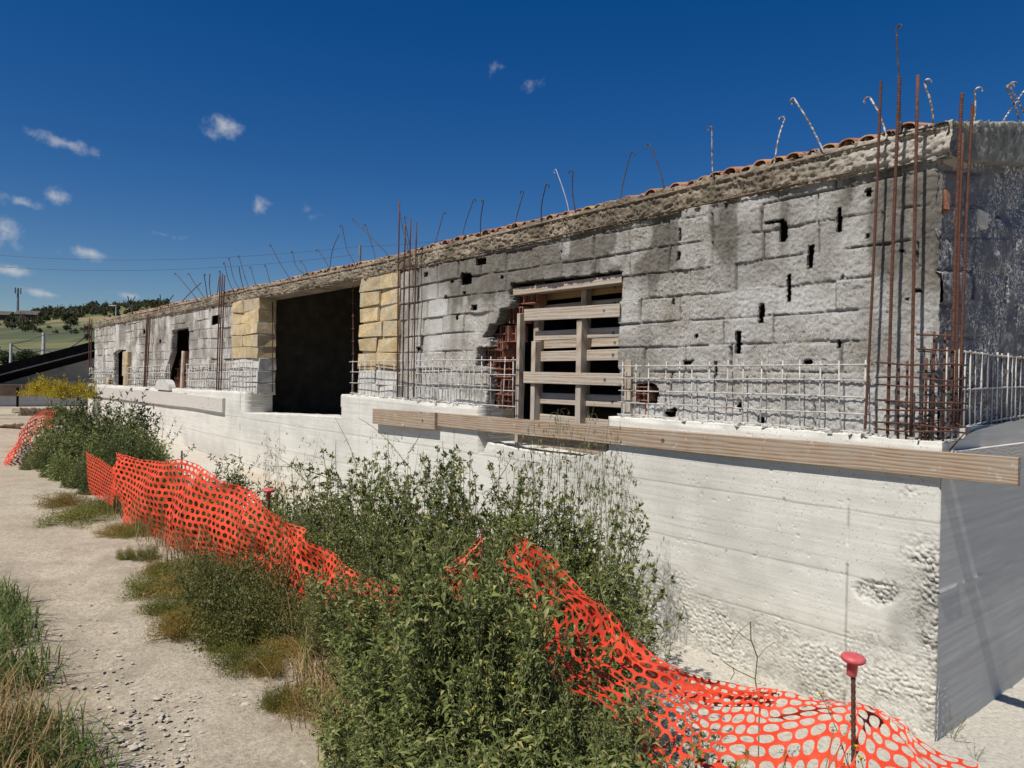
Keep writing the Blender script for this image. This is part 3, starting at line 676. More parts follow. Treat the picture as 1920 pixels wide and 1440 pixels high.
# the side wall of blocks in the shade
def h_sideblock(U, T):
    Z = 1.1 + T * 2.25; cz = (Z - 1.2) / CH; ic = np.floor(cz); cs = U / .5 + (ic % 2) * .5 + _h(ic, ic * 0, 8) * .4; ib = np.floor(cs)
    dz = np.minimum(cz - ic, 1 - cz + ic) * CH; ds = np.minimum(cs - ib, 1 - cs + ib) * .5
    h = -.03 * np.maximum(sst(.02, .004, dz), sst(.02, .004, ds)) * sst(.6, .4, fbm(U * .7, Z * .7, 3, 7))
    h = h + .03 * (_h(ib, ic, 4) - .5) + .05 * (fbm(U * 9, Z * 9, 4, 2, .65) - .5) + .035 * (fbm(U * 2.2, Z * 2.2, 3, 12) - .5)
    for (a, b_, ra, rb) in ((.62, 2.35, .035, .1), (.55, 1.55, .03, .05), (1.2, 2.9, .05, .04), (.9, 1.9, .02, .04)): h = h - .16 * sst(1.1, .9, np.maximum(np.abs((U - a) / ra), np.abs((Z - b_) / rb)))
    return h + .05 * sst(2.85, 2.7, Z + .12 * np.sin(U * 5) - .1 * U)
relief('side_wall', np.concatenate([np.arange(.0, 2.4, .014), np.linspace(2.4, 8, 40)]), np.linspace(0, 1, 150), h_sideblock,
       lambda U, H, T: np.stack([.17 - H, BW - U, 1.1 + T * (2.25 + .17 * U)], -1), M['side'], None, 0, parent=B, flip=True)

# ring beam: profile swept along the wall, eaten away
bs_ = np.concatenate([np.arange(.06, 4.5, .0125), np.arange(4.5, 9, .02), np.arange(9, LEN + .02, .05)])
def beam_prof(n=46):
    pts = [(-.45, 0.0)]; 
    for t in np.linspace(0, 1, 9): pts.append((-.42 + t * .42, 0.0))
    for t in np.linspace(.04, .96, 26): pts.append((0.0, t))
    for t in np.linspace(0, 1, 10): pts.append((-t * .45, 1.0))
    return np.array(pts)
pr = beam_prof(); SB = np.repeat(bs_[:, None], len(pr), 1); QO = np.repeat(pr[None, :, 0], len(bs_), 0); QZ = np.repeat(pr[None, :, 1], len(bs_), 0)
hh = .085 * (fbm(SB * 5, QZ * 2.2 + QO * 6, 5, 111, .68) - .55) + .05 * (fbm(SB * 30, QZ * 9 + QO * 26, 2, 113, .75) - .5)
hh = hh + .022 * np.clip(.5 - cells(SB * 24, QZ * 6.4 + QO * 20, 6), 0, 1) * (fbm(SB * 4, QZ * 3, 2, 9) > .5)
hh = hh - .018 * np.exp(-((QZ - .72) / .05) ** 2) - .022 * np.exp(-((QZ - .06) / .06) ** 2)
fade = sst(-.40, -.2, QO); dO = np.where(QO > -.02, hh, 0) * fade; dZ = np.where(QZ > .99, hh * .9, 0) * fade
soft = np.where(np.abs(QZ - .9) < .11, -.03 * (QZ - .79) / .2, 0)
VB = np.stack([SB, BW + .03 + QO + dO + soft, zbeam(SB) + QZ * .27 + dZ], -1)
ids = np.arange(VB.shape[0] * VB.shape[1]).reshape(VB.shape[:2])
q = np.stack([ids[:-1, :-1], ids[:-1, 1:], ids[1:, 1:], ids[1:, :-1]], -1).reshape(-1, 4)[:, ::-1]
endc = MB()
me = mesh_np('ring_beam', VB.reshape(-1, 3), q, M['beam'], False, None, {'white': (sst(1.5, .4, SB) * .55).ravel()})
link('ring_beam', me, B)
# its return along the side
us = np.arange(0, 3.2, .0145); UB = np.repeat(us[:, None], len(pr), 1); QO2 = np.repeat(pr[None, :, 0], len(us), 0); QZ2 = np.repeat(pr[None, :, 1], len(us), 0)
hh = (.05 * (fbm(UB * 5 + 40, QZ2 * 2.4 + QO2 * 6, 4, 121, .62) - .55) + .05 * (fbm(UB * 26, QZ2 * 8 + QO2 * 20, 3, 123, .7) - .5)) * (.25 + .75 * np.maximum(sst(.62, .95, QZ2), sst(.4, .1, UB)))
fade = sst(-.40, -.2, QO2); dO = np.where(QO2 > -.02, hh, 0) * fade; dZ = np.where(QZ2 > .99, hh * .9, 0) * fade
VB = np.stack([.08 - QO2 - dO, BW + .03 - UB, zbeam(0) - .02 + .17 * UB + QZ2 * (.27 + .06 * UB) + dZ], -1)
ids = np.arange(VB.shape[0] * VB.shape[1]).reshape(VB.shape[:2])
q = np.stack([ids[:-1, :-1], ids[:-1, 1:], ids[1:, 1:], ids[1:, :-1]], -1).reshape(-1, 4)
link('side_beam', mesh_np('side_beam', VB.reshape(-1, 3), q, M['side_concrete_dark'], False, None, {'white': (.45 * sst(.75, 1, QZ2)).ravel()}), B)  # bright top painted paler above the painted shade
mb = MB(); rng = np.random.default_rng(71)          # bricks and block ends laid bare under the side beam
for (u, z, w, h_) in ((.10, 2.98, .10, .16), (.80, 2.95, .14, .13)):
    mb = MB(); mb.box((.15, BW - u, z), (.08, w, h_), rotx(rng.normal(0, .15)), jit=.014, rng=rng, bev=.01); mb.build('broken_brick', M['brick'] if rng.random() < .6 else M['mortar'], B)
# long bars laid bare in the beam
rng = np.random.default_rng(5)
for (zf, s0, s1, gaps) in ((.80, .2, 26, 0), (.10, .75, 9.3, 1), (.10, 14, 30, 0)):
    mb = MB(); ss = np.arange(s0, s1, .12)
    pts = np.stack([ss, BW + .024 + .012 * np.sin(ss * 1.7) + .02 * (vn(ss * 1.3, ss * 0, 4) - .5), zbeam(ss) + zf * .27 + .012 * (vn(ss * .9, ss * 0, 6) - .5)], -1)
    mb.tube(pts, .0085, 6); mb.build('exposed_bar', M['rust_dull'], B, True)

# clay tiles along the eaves: one row of covers and channels
mb = MB(); rng = np.random.default_rng(12)
for k_ in range(int((LEN - .35) / .158)):
    s = .4 + k_ * .158 + rng.normal(0, .006); r = .078 + rng.normal(0, .003); zt = float(ztop_w(s)) + .016 + rng.normal(0, .005) + .012 * math.sin(s * 1.3); ang = math.radians(13); yaw = rng.normal(0, .03)
    o0 = BW - .055 + rng.normal(0, .012) - (.03 if k_ % 2 else 0)
    th = np.linspace(0, math.pi, 8); Vv = []
    for (ln, rr) in ((0, r), (.5, r * .85)):
        for (q_, ro) in ((0, 0), (1, -.013)):
            for t in th: Vv.append((s + (rr + ro) * math.cos(t) + yaw * ln, o0 - ln * math.cos(ang), zt + (rr + ro) * .72 * math.sin(t) + ln * math.sin(ang) - .012))
    n_ = 8; F = []
    for j in range(n_ - 1):
        F += [(j, j + 1, 2 * n_ + j + 1, 2 * n_ + j), (n_ + j + 1, n_ + j, 3 * n_ + j, 3 * n_ + j + 1), (j + 1, j, n_ + j, n_ + j + 1)]
    mb.add(Vv, F)
    ch = [(s + .079 + .06 * math.cos(t), o0 - .02 - ln * .95, zt + .028 - .035 * math.sin(t) + ln * math.sin(ang)) for ln in (0, .5) for t in np.linspace(0, math.pi, 5)]
    mb.add(ch, [(j, j + 1, 5 + j + 1, 5 + j) for j in range(4)])
mb.build('tile_roof', M['tile'], B)
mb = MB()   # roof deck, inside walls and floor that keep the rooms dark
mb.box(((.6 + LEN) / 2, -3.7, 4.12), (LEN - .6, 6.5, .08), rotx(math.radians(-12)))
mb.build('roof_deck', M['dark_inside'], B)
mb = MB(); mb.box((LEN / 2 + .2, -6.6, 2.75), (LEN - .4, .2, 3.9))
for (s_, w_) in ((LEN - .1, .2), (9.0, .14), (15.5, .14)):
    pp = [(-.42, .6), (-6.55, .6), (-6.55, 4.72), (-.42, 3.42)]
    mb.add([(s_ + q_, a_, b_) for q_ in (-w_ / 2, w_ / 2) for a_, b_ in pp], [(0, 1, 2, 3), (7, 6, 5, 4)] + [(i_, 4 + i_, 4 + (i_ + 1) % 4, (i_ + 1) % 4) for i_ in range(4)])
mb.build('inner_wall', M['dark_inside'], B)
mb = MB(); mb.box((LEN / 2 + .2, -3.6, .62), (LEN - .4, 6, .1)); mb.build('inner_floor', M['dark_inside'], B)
mb = MB(); rng = np.random.default_rng(3)
for r_ in range(10):
    for c_ in range(16): 
        if rng.random() > .25: mb.box((9.3 + c_ * .29 + (r_ % 2) * .14, -6.47, .75 + r_ * .26), (.27, .06, .23), jit=.006, rng=rng)
mb.build('inner_brickwork', M['brick'], B)
# ------------------------------------------------------------------ stone piers of the wide opening
def pier(px0, px1, rows, seed, lower, name):
    rng = np.random.default_rng(seed); s0 = L(px1, 600, BW)[0]; s1 = L(px0, 600, BW)[0]
    mb = MB(); zb = float(ztop_c((s0 + s1) / 2)) - .05; zt = float(zbeam((s0 + s1) / 2)) + .02; n = len(rows); hcs = (zt - zb) / n
    for i, kind in enumerate(rows):
        z = zb + (i + .5) * hcs; w = (s1 - s0); cut = s0 + w * (.5 + rng.normal(0, .06)); dj = rng.normal(0, .006)
        for (a, b_) in ((s0, cut), (cut, s1)):
            jit = rng.normal(0, .012, 2)
            mb.box(((a + b_) / 2 + rng.normal(0, .006), BW - .19 + .02 + dj + jit[0] * .5, z + rng.normal(0, .004)), (abs(b_ - a) - .016, .40, hcs - .018), rotz(rng.normal(0, .015)), mi=kind, jit=.012, rng=rng, bev=.006)
        if rng.random() < .4 and not kind:
            mb.box((s0 - .05 if rng.random() < .6 else s1 + .04, BW - .17, z), (.07, .2, hcs * rng.uniform(.45, .8)), rotz(rng.normal(0, .1)), mi=2, jit=.01, rng=rng, bev=.008)
    mb.box(((s0 + s1) / 2, BW - .2, (zb + zt) / 2), (s1 - s0 - .05, .34, zt - zb - .01), mi=1)
    o = mb.build(name, [M['tuff'], M['mortar'], M['brick']], B)
    return s0, s1
rp = pier(677, 750, [1, 1, 0, 0, 0, 0, 0, 0], 4, 2, 'stone_pier')
lp = pier(437, 487, [1, 1, 1, 0, 0, 0, 0, 0], 9, 4, 'stone_pier')
# grey wall pieces between pier and opening edge (plastered stubs), jambs of the small openings
mb = MB(); rng = np.random.default_rng(8)
def stub(*a, **k):
    mb = MB(); mb.box(*a, **k); mb.build('wall_stub', M['mortar'], B)
s_r = L(752, 600, BW)[0]; stub((rp[0] - .12, BW - .22, 2.2), (.34, .30, 2.1), jit=.01, rng=rng)
s_l = L(437, 600, BW)[0]; stub((lp[1] + .04, BW - .2, 2.15), (.2, .30, 2.0), jit=.01, rng=rng)
# timber lintel of the window
a, za = L(960, 541, BW - .08); b_, zb_ = L(1166, 516, BW - .08)
mb = MB(); mb.box(((a + b_) / 2, BW - .13, (za + zb_) / 2 - .045), (a - b_ + .06, .16, .09), jit=.003, rng=rng); mb.build('wooden_lintel', M['pallet'], B)

# broken hollow bricks in the ragged jambs
def hollow(mb, c, size, R=None, nx=2, nz=2, w=.010, rng=None, brk=0):
    """hollow clay block, holes facing out (local y)"""
    sx, sy, sz = size; R = np.eye(3) if R is None else R
    for i in range(nx + 1):
        x = -sx / 2 + i * sx / nx; l = sy * (1 - brk * rng.random()); mb.box(np.asarray(c) + R @ np.array([x, (sy - l) / 2 * -1, 0]), (w, l, sz), R)
    for k_ in range(nz + 1):
        z = -sz / 2 + k_ * sz / nz; l = sy * (1 - brk * rng.random()); mb.box(np.asarray(c) + R @ np.array([0, (sy - l) / 2 * -1, z]), (sx + w, l - .003, w), R)
def jamb(pts, dx, seed, depth=.22, sz=.2, into=-.20):
    rng = np.random.default_rng(seed); mb = MB()
    for (px, py, nx) in pts:
        s, z = L(px, py, BW - .06); hollow(mb, (s, BW + into, z), (dx * nx * rng.uniform(.9, 1.1), depth * rng.uniform(.8, 1.1), sz), rotz(rng.normal(0, .06)) @ rotx(rng.normal(0, .03)), nx, 2, .011, rng, .35)
    return mb.build('hollow_brick_jamb', M['brick'], B)
jamb([(915, 670, 2), (903, 668, 2), (930, 640, 3), (985, 553, 3), (975, 553, 3), (962, 590, 3), (950, 590, 2), (952, 625, 3), (938, 625, 2), (928, 656, 3), (916, 655, 2), (936, 691, 4), (920, 690, 2), (945, 726, 3), (925, 724, 3), (938, 752, 4)], .085, 3)
jamb([(330, 668, 2), (323, 683, 3), (318, 700, 3), (314, 716, 3), (338, 683, 2), (334, 700, 3), (330, 716, 3)], .13, 5, sz=.3, into=-.36)
jamb([(1212, 738, 2), (1200, 770, 3)], .08, 7, .15, .14, -.05)
rng = np.random.default_rng(44)      # yellow blocks standing in the far opening
for (px, py, w, h) in ((241, 672, .42, .5), (240, 693, .48, .5), (240, 713, .45, .5), (208, 717, .38, .35)):
    s, z = L(px, py, BW + .05); mb = MB(); mb.box((s, BW + .02, z), (w, .3, h), rotz(rng.normal(0, .1)), jit=.012, rng=rng, bev=.02); mb.build('yellow_block', M['tuff'], B)

# ------------------------------------------------------------------ reinforcement
def wl(px, py, o): s, z = L(px, py, o); return np.array([s, o, z])
def ribbed(mb, pts, r, ribs=True):
    P = np.asarray(pts, float); ln = np.r_[0, np.cumsum(np.linalg.norm(np.diff(P, axis=0), axis=1))]
    if not ribs: mb.tube(P, r, 8); return
    n = int(ln[-1] / .0065); t = np.linspace(0, ln[-1], n); Q = np.stack([np.interp(t, ln, P[:, k]) for k in range(3)], -1)
    mb.tube(Q, r * np.where(np.arange(n) % 3 == 0, 1.16, .94), 8)
def starter(p0, p1, o, r, ribs, m_='rust', bend=.01, low=0):
    mb = MB(); a = wl(*p0, o); b_ = wl(*p1, o); a[2] -= low; mid = (a + b_) / 2 + np.array([bend, bend * .5, 0])
    t = np.linspace(0, 1, 9)[:, None]; P = a * (1 - t) ** 2 + 2 * mid * t * (1 - t) + b_ * t * t
    ribbed(mb, P, r, ribs); mb.build('starter_bar', M[m_], B, True)
OB = -.05
starter((1622, 805), (1652, 153), OB, .0105, True, bend=-.01)
starter((1664, 815), (1687, 145), OB, .0125, True, bend=.012)
starter((1708, 818), (1721, 141), OB + .03, .0125, False, bend=.004)
def side_pt(px, py, s): o, z = LS(px, py, s); return np.array([s, o, z])
for (p0, p1, s, r, rib) in (((1784, 800), (1804, 175), -.02, .0125, True), ((1799, 800), (1824, 194), -.03, .011, True), ((1793, 800), (1806, 250), .02, .011, False)):
    mb = MB(); a, b_ = side_pt(*p0, s), side_pt(*p1, s); t = np.linspace(0, 1, 9)[:, None]; ribbed(mb, a * (1 - t) + b_ * t + .008 * np.sin(t * 3), r, rib); mb.build('starter_bar', M['rust'], B, True)
for (p0, p1, o) in (((755, 745), (760, 420), -.05), ((765, 750), (770, 409), -.06), ((776, 745), (781, 417), -.10), ((745, 745), (749, 377), -.10)):
    starter(p0, p1, o, .011, False, bend=.012)
for (p0, p1) in (((406, 733), (413, 517)), ((410, 733), (417, 513)), ((414, 733), (421, 516))): starter(p0, p1, -.08, .016, False)
for (p0, p1) in (((270, 726), (276, 590)), ((272, 726), (279, 588)), ((275, 726), (282, 592))): starter(p0, p1, -.1, .02, False)
for (p0, p1) in (((167, 718), (168, 596)), ((170, 718), (172, 598))): starter(p0, p1, -.12, .022, False)
for px, top in ((663, 535), (684, 528)): starter((px, 742), (px - 1, top), BW - .32, .012, True, bend=0)
for px in (493, 511): starter((px, 735), (px, 567), BW - .28, .012, False, bend=0)
# ties on the pier bars
for (px, n, y0, y1, w) in ((663, 9, 545, 735, .10), (502, 7, 640, 735, .2)):
    for y in np.linspace(y0, y1, n): p = wl(px, y, BW - .3); mb = MB(); mb.tube([p + V3(-w / 2, .01, 0), p + V3(w / 2, .012, .004)], .006, 5); mb.build('tie_bar', M['rust_light'], B, True)

def mesh_panel(s0, s1, nx, o, z0f, ztop, nz, seed, m_='whitebar', r=.0065, parent=B, name='rebar_mesh', over=.05, zoff=0, place=None):
    rng = np.random.default_rng(seed); mb = MB(); zz = None
    place = place or (lambda s, oo, z: np.array([s, oo, z]))
    for s in np.linspace(s0, s1, nx) + rng.normal(0, .006, nx):
        z0 = float(z0f(s)) - .12; top = ztop(s) + over * rng.uniform(.3, 1.1); tl = rng.normal(0, .012, 2)
        mb.tube([place(s + rng.normal(0, .004), o + rng.normal(0, .004), z0), place(s + tl[0], o + tl[1] * .7, (z0 + top) / 2), place(s + tl[0] * 1.4, o + tl[1], top)], r * rng.uniform(.9, 1.1), 6)
    for k_ in range(nz):
        ss = np.linspace(s0 - .03 - .06 * rng.random(), s1 + .03 + .06 * rng.random(), max(6, int((s1 - s0) / .12)))
        f_ = k_ / (nz - 1); zz = np.array([float(z0f(s)) * (1 - f_) + ztop(s) * f_ for s in ss]) + .02 * (1 - f_) + .012 * (vn(ss * 1.4, ss * 0 + k_, seed) - .5)
        mb.tube([place(a, o + .014 + .012 * (vn(np.array([a * 1.3]), np.array([k_ * 1.]), seed)[0] - .5), b_) for a, b_ in zip(ss, zz)], r * 1.1, 6)
    return mb.build(name, M[m_], parent, True)
OM = -.13
lim = lambda px: L(px, 740, OM)[0]
topof = lambda h: (lambda s: float(ztop_c(s)) + h)
mesh_panel(lim(1622), lim(1166), 15, OM, ztop_c, lambda s: float(np.interp(s, [.5, 2.9], [1.76, 1.745])), 5, 1)
mesh_panel(lim(962), lim(660), 20, OM, ztop_c, lambda s: float(np.interp(s, [4, 9.3], [1.83, 1.83])), 4, 2)
mesh_panel(lim(908), lim(790), 12, OM + .05, ztop_c, lambda s: 1.74, 3, 12, r=.0055)
mesh_panel(lim(474), lim(350), 24, OM, ztop_c, lambda s: float(np.interp(s, [13, 18], [1.86, 1.8])), 4, 3, r=.009)
mesh_panel(lim(318), lim(237), 22, OM, ztop_c, lambda s: float(np.interp(s, [19, 25], [1.82, 1.72])), 4, 4, r=.011)
mesh_panel(lim(212), lim(168), 16, OM, ztop_c, lambda s: 1.68, 4, 5, r=.012)
# rusty cage at the corner and the mesh along the side
rng = np.random.default_rng(61); mb = MB()
for z in (1.27, 1.31, 1.42, 1.48, 1.60, 1.66, 1.76):
    dz = rng.normal(0, .01, 5); a, b_ = (.49, OB + .015), (-.03, OB + .02)
    mb.tube([(a[0], a[1], z + dz[0]), (.25, OB + .03, z + dz[1]), (b_[0], b_[1], z + dz[2]), (-.035, -.32, z + dz[3])], .0075, 6)
for (s, z1) in ((.40, 1.80), (.27, 1.78), (.14, 1.80), (.09, 1.99), (.02, 1.98), (.33, 1.74)): mb.tube([(s, OB - .015, 1.12), (s + rng.normal(0, .006), OB - .01, z1)], .0085, 6)
for z in (1.86, 1.965): mb.tube([(.20, OB + .02, z + .006), (-.035, OB + .025, z - .012)], .0075, 6)
for k_ in range(6): a = rng.uniform(-.02, .25, 2); mb.tube([(a[0], -.1, 1.14 + .05 * rng.random()), (a[0] + rng.normal(0, .1), -.12, 1.3), (a[1], -.18, 1.28 + .2 * rng.random())], .006, 5)
mb.build('corner_cage', M['rust'], B, True)
mesh_panel(.33, 2.2, 17, 0, lambda u: float(np.interp(u, [0, .63, 2], [1.2, 1.27, 1.33])), lambda u: 1.86, 3, 7, r=.0075, place=lambda u, o, z: np.array([.10 + o * .3, -u, z]), over=.03)
mesh_panel(.05, 2.2, 20, 0, lambda u: 1.2, lambda u: 1.85, 5, 8, 'wire', r=.0055, place=lambda u, o, z: np.array([.155 + o * .3, -u, z]), over=.03)

# hooked bars standing out of the ring beam
def hooked(bpx, pts, hook, m_='wire', r=.0058, o=BW + .0, hk=.05, side=False):
    """bpx: where it leaves the beam; pts: along the bar up to where the hook begins; hook: 1 curls right, -1 left, 0 none"""
    s0 = L(*bpx, o)[0]; P = [np.array([s0, o, float(ztop_w(s0)) - .10])] + [np.array([L(x_, y_, o)[0], o + .05 * (i + 1) * math.sin(s0 * 7), L(x_, y_, o)[1]]) for i, (x_, y_) in enumerate([bpx] + pts)]
    P = np.array(P)
    if side: P = np.array([[.13, LS(x_, y_, .13)[0], LS(x_, y_, .13)[1]] for x_, y_ in [(bpx[0], bpx[1] + 25), bpx] + pts]); r *= .95
    if hook:
        d = P[-1] - P[-2]; d /= np.linalg.norm(d); sd = np.array([-hook, .35 * math.sin(s0 * 5), 0.]); sd -= d * (sd @ d); sd /= np.linalg.norm(sd); H = []
        for t in np.linspace(.35, 3.6, 8): H.append(P[-1] + d * hk * .5 * math.sin(t) + sd * hk * .5 * (1 - math.cos(t)))
        P = np.concatenate([P, H])
    for _ in range(2):                               # round the bends
        Q = [P[0]]
        for a, b_ in zip(P[:-1], P[1:]): Q += [a * .75 + b_ * .25, a * .25 + b_ * .75]
        P = np.array(Q + [P[-1]])
    sc_ = max(1.15, s0 / 9.5) ; mb = MB(); mb.tube(P, r * sc_, 6); mb.build('hooked_bar', M[m_], B, True)
hooked((1690, 262), [(1688, 150), (1684, 58)], 1, 'wire', .0062)
hooked((1664, 268), [(1645, 212), (1624, 180)], -1, 'spatter', .0068)
hooked((1755, 240), [(1758, 205), (1749, 168)], 1, 'spatter', .0068)
hooked((1826, 240), [(1829, 200), (1828, 172)], 1, 'spatter', .0065, side=True)
hooked((1914, 240), [(1905, 200), (1888, 165)], 1, 'spatter', .0068, side=True)
hooked((1932, 240), [(1915, 200), (1893, 160)], 1, 'spatter', .006, side=True)
hooked((1872, 238), [(1920, 170), (1945, 140)], 0, 'spatter', .0062, side=True)
hooked((1551, 292), [(1530, 240), (1502, 192)], -1, 'spatter', .0068)
hooked((1445, 312), [(1449, 250), (1455, 217)], -1, 'spatter', .0065)
hooked((1341, 335), [(1345, 275), (1350, 248)], -1, 'spatter', .006)
hooked((1247, 358), [(1236, 310), (1220, 272)], -1)
hooked((1157, 372), [(1156, 340), (1164, 284)], 1, 'wire', .0058)
hooked((1081, 395), [(1078, 360), (1082, 325)], -1, 'wire', .0064)
hooked((1067, 398), [(1056, 360), (1040, 318)], -1, 'whitebar', .004, BW - .35)
hooked((1017, 410), [(1020, 385), (1031, 350)], 1, 'wire', .0064)
hooked((958, 424), [(958, 400), (964, 358)], -1, 'wire', .0064)
hooked((903, 438), [(906, 410), (914, 380)], -1, 'wire', .0064)
hooked((872, 442), [(858, 438), (859, 415), (869, 372)], 1, 'wire')
hooked((811, 452), [(812, 430), (815, 398)], 1)
hooked((766, 466), [(756, 430), (748, 382)], 0)
hooked((772, 466), [(771, 440), (769, 412)], 1)
hooked((731, 476), [(700, 445), (673, 412)], -1)
hooked((700, 485), [(685, 450), (671, 418)], -1)
hooked((668, 493), [(657, 470), (652, 425)], -1)
hooked((618, 505), [(621, 470), (634, 440)], 1, 'wire')
hooked((619, 507), [(612, 490), (597, 468)], -1, 'wire', .0062)
hooked((575, 517), [(566, 500), (556, 488)], -1, 'wire', .006)
hooked((572, 518), [(545, 500), (536, 470)], -1, 'wire', .0064)
hooked((549, 525), [(535, 500), (518, 460)], -1)
hooked((504, 537), [(494, 515), (485, 495)], -1)
hooked((480, 542), [(470, 515), (465, 500)], -1)
hooked((468, 543), [(458, 515), (449, 480)], -1)
hooked((461, 544), [(459, 520), (461, 504)], -1)
hooked((448, 545), [(430, 525), (418, 482)], -1)
hooked((440, 546), [(432, 525), (428, 494)], -1)
hooked((406, 552), [(407, 530), (409, 510)], -1)
hooked((392, 555), [(393, 535), (394, 517)], 1); hooked((396, 555), [(393, 535), (395, 516)], -1)
hooked((372, 560), [(355, 535), (339, 513)], -1); hooked((380, 557), [(360, 535), (344, 512)], -1)
hooked((340, 565), [(358, 545), (373, 530)], 0); hooked((318, 570), [(327, 560), (336, 554)], 0)
hooked((303, 575), [(308, 560), (310, 553)], 0); hooked((246, 585), [(244, 565), (247, 556)], 1); hooked((250, 585), [(248, 570), (249, 557)], 1)

# ------------------------------------------------------------------ formwork boards and pallets
def board(name, pa, pb, h_, th, o, m_, label, cat='plank', jit=.0, group=None, end=None):
    """pa,pb: pixels of the board's top edge at its ends, lying against the plane o"""
    a, za = L(*pa, o); b_, zb_ = L(*pb, o); ln = math.hypot(a - b_, za - zb_); n = 24; P = []
    me = MB(); rng = np.random.default_rng(int(pa[0]))
    xs = np.linspace(-ln / 2, ln / 2, n); Vv = []
    for x in xs:
        wv = .004 * math.sin(x * 2.1 + pa[0]); ch = 0
        for (y, z) in ((-th / 2, -h_ / 2), (th / 2 - .003, -h_ / 2 + .001), (th / 2, -h_ / 2 + .004), (th / 2, h_ / 2 - .004), (th / 2 - .003, h_ / 2), (-th / 2, h_ / 2)):
            Vv.append((x, y + wv, z + .003 * vn(np.array([x * 5]), np.array([z * 3]), 2)[0]))
    k_ = 6; F = [(i * k_ + j, i * k_ + (j + 1) % k_, (i + 1) * k_ + (j + 1) % k_, (i + 1) * k_ + j) for i in range(n - 1) for j in range(k_)] + [tuple(range(k_)), tuple(range((n - 1) * k_, n * k_))[::-1]]
    ob = link(name, mesh_np(name, Vv, F, M[m_]))
    c = W((a + b_) / 2, o + th / 2, (za + zb_) / 2 - h_ / 2); dirv = (W(b_, 0, zb_) - W(a, 0, za)) / ln; yv = NN; zv = np.cross(dirv, yv)
    sgn = 1 if zv[2] > 0 else -1; X_ = dirv * 1.0; Z_ = zv * sgn; Yv = np.cross(Z_, X_)
    if Yv @ NN < 0: X_ = -X_; Yv = np.cross(Z_, X_)
    ob.matrix_world = Matrix([[X_[i], Yv[i], Z_[i], c[i]] for i in range(3)] + [[0, 0, 0, 1]])
    bpy.context.view_layer.update(); loc, rot, scl = ob.matrix_world.decompose(); ob.location = loc; ob.rotation_mode = 'QUATERNION'; ob.rotation_quaternion = rot
    return tag(ob, label, cat, group)
BG = 'formwork boards along the top of the concrete base'
board('formwork_board', (815, 773), (1914, 858), .185, .05, .006, 'plank', 'long brown grained board running past the pallet window and sticking out beyond the corner', group=BG)
board('formwork_board', (704, 766), (820, 774), .235, .045, .058, 'plank', 'short brown board overlapping the left end of the longest board', group=BG)
board('formwork_board', (976, 800), (1141, 822), .19, .04, -.05, 'plank', 'brown board tucked below the long board under the pallet window', group=BG)
board('formwork_board', (158, 724), (350, 737), .37, .06, .006, 'plank_grey', 'bleached grey board at the far end of the concrete base', group=BG)
board('formwork_board', (349, 739), (422, 747), .33, .06, .01, 'plank_grey', 'short bleached grey board just left of the wide doorway', group=BG)
# a dull board laid along the side of the corner
mb = MB(); mb.box((0, 0, 0), (.05, 3.4, .10)); ob = mb.build('side_board', M['plank_grey']); ob.location = tuple(W(-.028, -1.85, 1.085)); ob.rotation_euler = (math.radians(0), 0, ROTZ)
tag(ob, 'grey board lying along the shaded side of the base behind the corner', 'plank')

def pallet(name, loc_o, pxs, slats, posts, label, group, tiltz=0):
    """stands on edge in the window: posts (px, top y, bottom y, width m, material), slats (px0, px1, ytop, height m, front?, material)"""
    s_mid, _ = L(1080, 700, loc_o); z0 = 1.0; c = np.array([s_mid, loc_o, z0]); root = empty(name, W(*c), ROTZ, label=label, cat='pallet', group=group); rng = np.random.default_rng(len(slats))
    for (px, yt, yb, w, m_) in posts:
        s, zt = L(px, yt, loc_o); _, zb = L(px, yb, loc_o); mb = MB(); mb.box((0, 0, 0), (w, .095, zt - zb), jit=.003, rng=rng, bev=.004); o = mb.build('post', M[m_], root); o.location = (s - c[0], rng.normal(0, .004), (zt + zb) / 2 - c[2])
    for (x0, x1, yt, h, fr, m_) in slats:
        oo = loc_o + (.06 if fr else -.06); a, za = L(x0, yt, oo); b_, zb = L(x1, yt, oo); ln = abs(a - b_); mb = MB(); mb.box((0, 0, 0), (ln, .022, h), jit=.004, rng=rng, bev=.003)
        for nx in (-.42, 0.02, .43): mb.lathe([(.004, 0), (.004, .004)], (nx * ln, .0, 0), 6)
        o = mb.build('slat', M[m_], root); o.location = ((a + b_) / 2 - c[0], oo - loc_o, za - h / 2 - c[2] + rng.normal(0, .004)); o.rotation_euler = (0, rng.normal(0, .008), 0)
    return root
PG = 'pallets stood on edge in the window opening'
pallet('wooden_pallet', BW - .02, None,
       [(984, 1162, 583, .14, 1, 'pallet'), (982, 1170, 698, .13, 1, 'pallet'), (1005, 1175, 622, .11, 0, 'pallet'), (1005, 1175, 659, .115, 0, 'pallet'), (1000, 1178, 736, .13, 0, 'pallet'), (1000, 1178, 776, .14, 0, 'pallet')],
       [(977, 588, 834, .062, 'pallet_v'), (1005, 640, 800, .075, 'pallet_v'), (1091, 600, 806, .085, 'pallet_v'), (1183, 675, 796, .085, 'pallet_v')],
       'front weathered pallet with two pale boards nailed across its posts', PG)
pallet('wooden_pallet', BW - .34, None,
       [(1000, 1195, 544, .15, 0, 'pallet_orange'), (1000, 1195, 575, .1, 0, 'pallet'), (1000, 1195, 640, .1, 0, 'pallet')],
       [(1012, 528, 800, .09, 'pallet_v'), (1101, 530, 800, .085, 'pallet_v'), (1180, 530, 800, .08, 'pallet_v')],
       'rear pallet with orange tinted boards showing near the window head', PG)
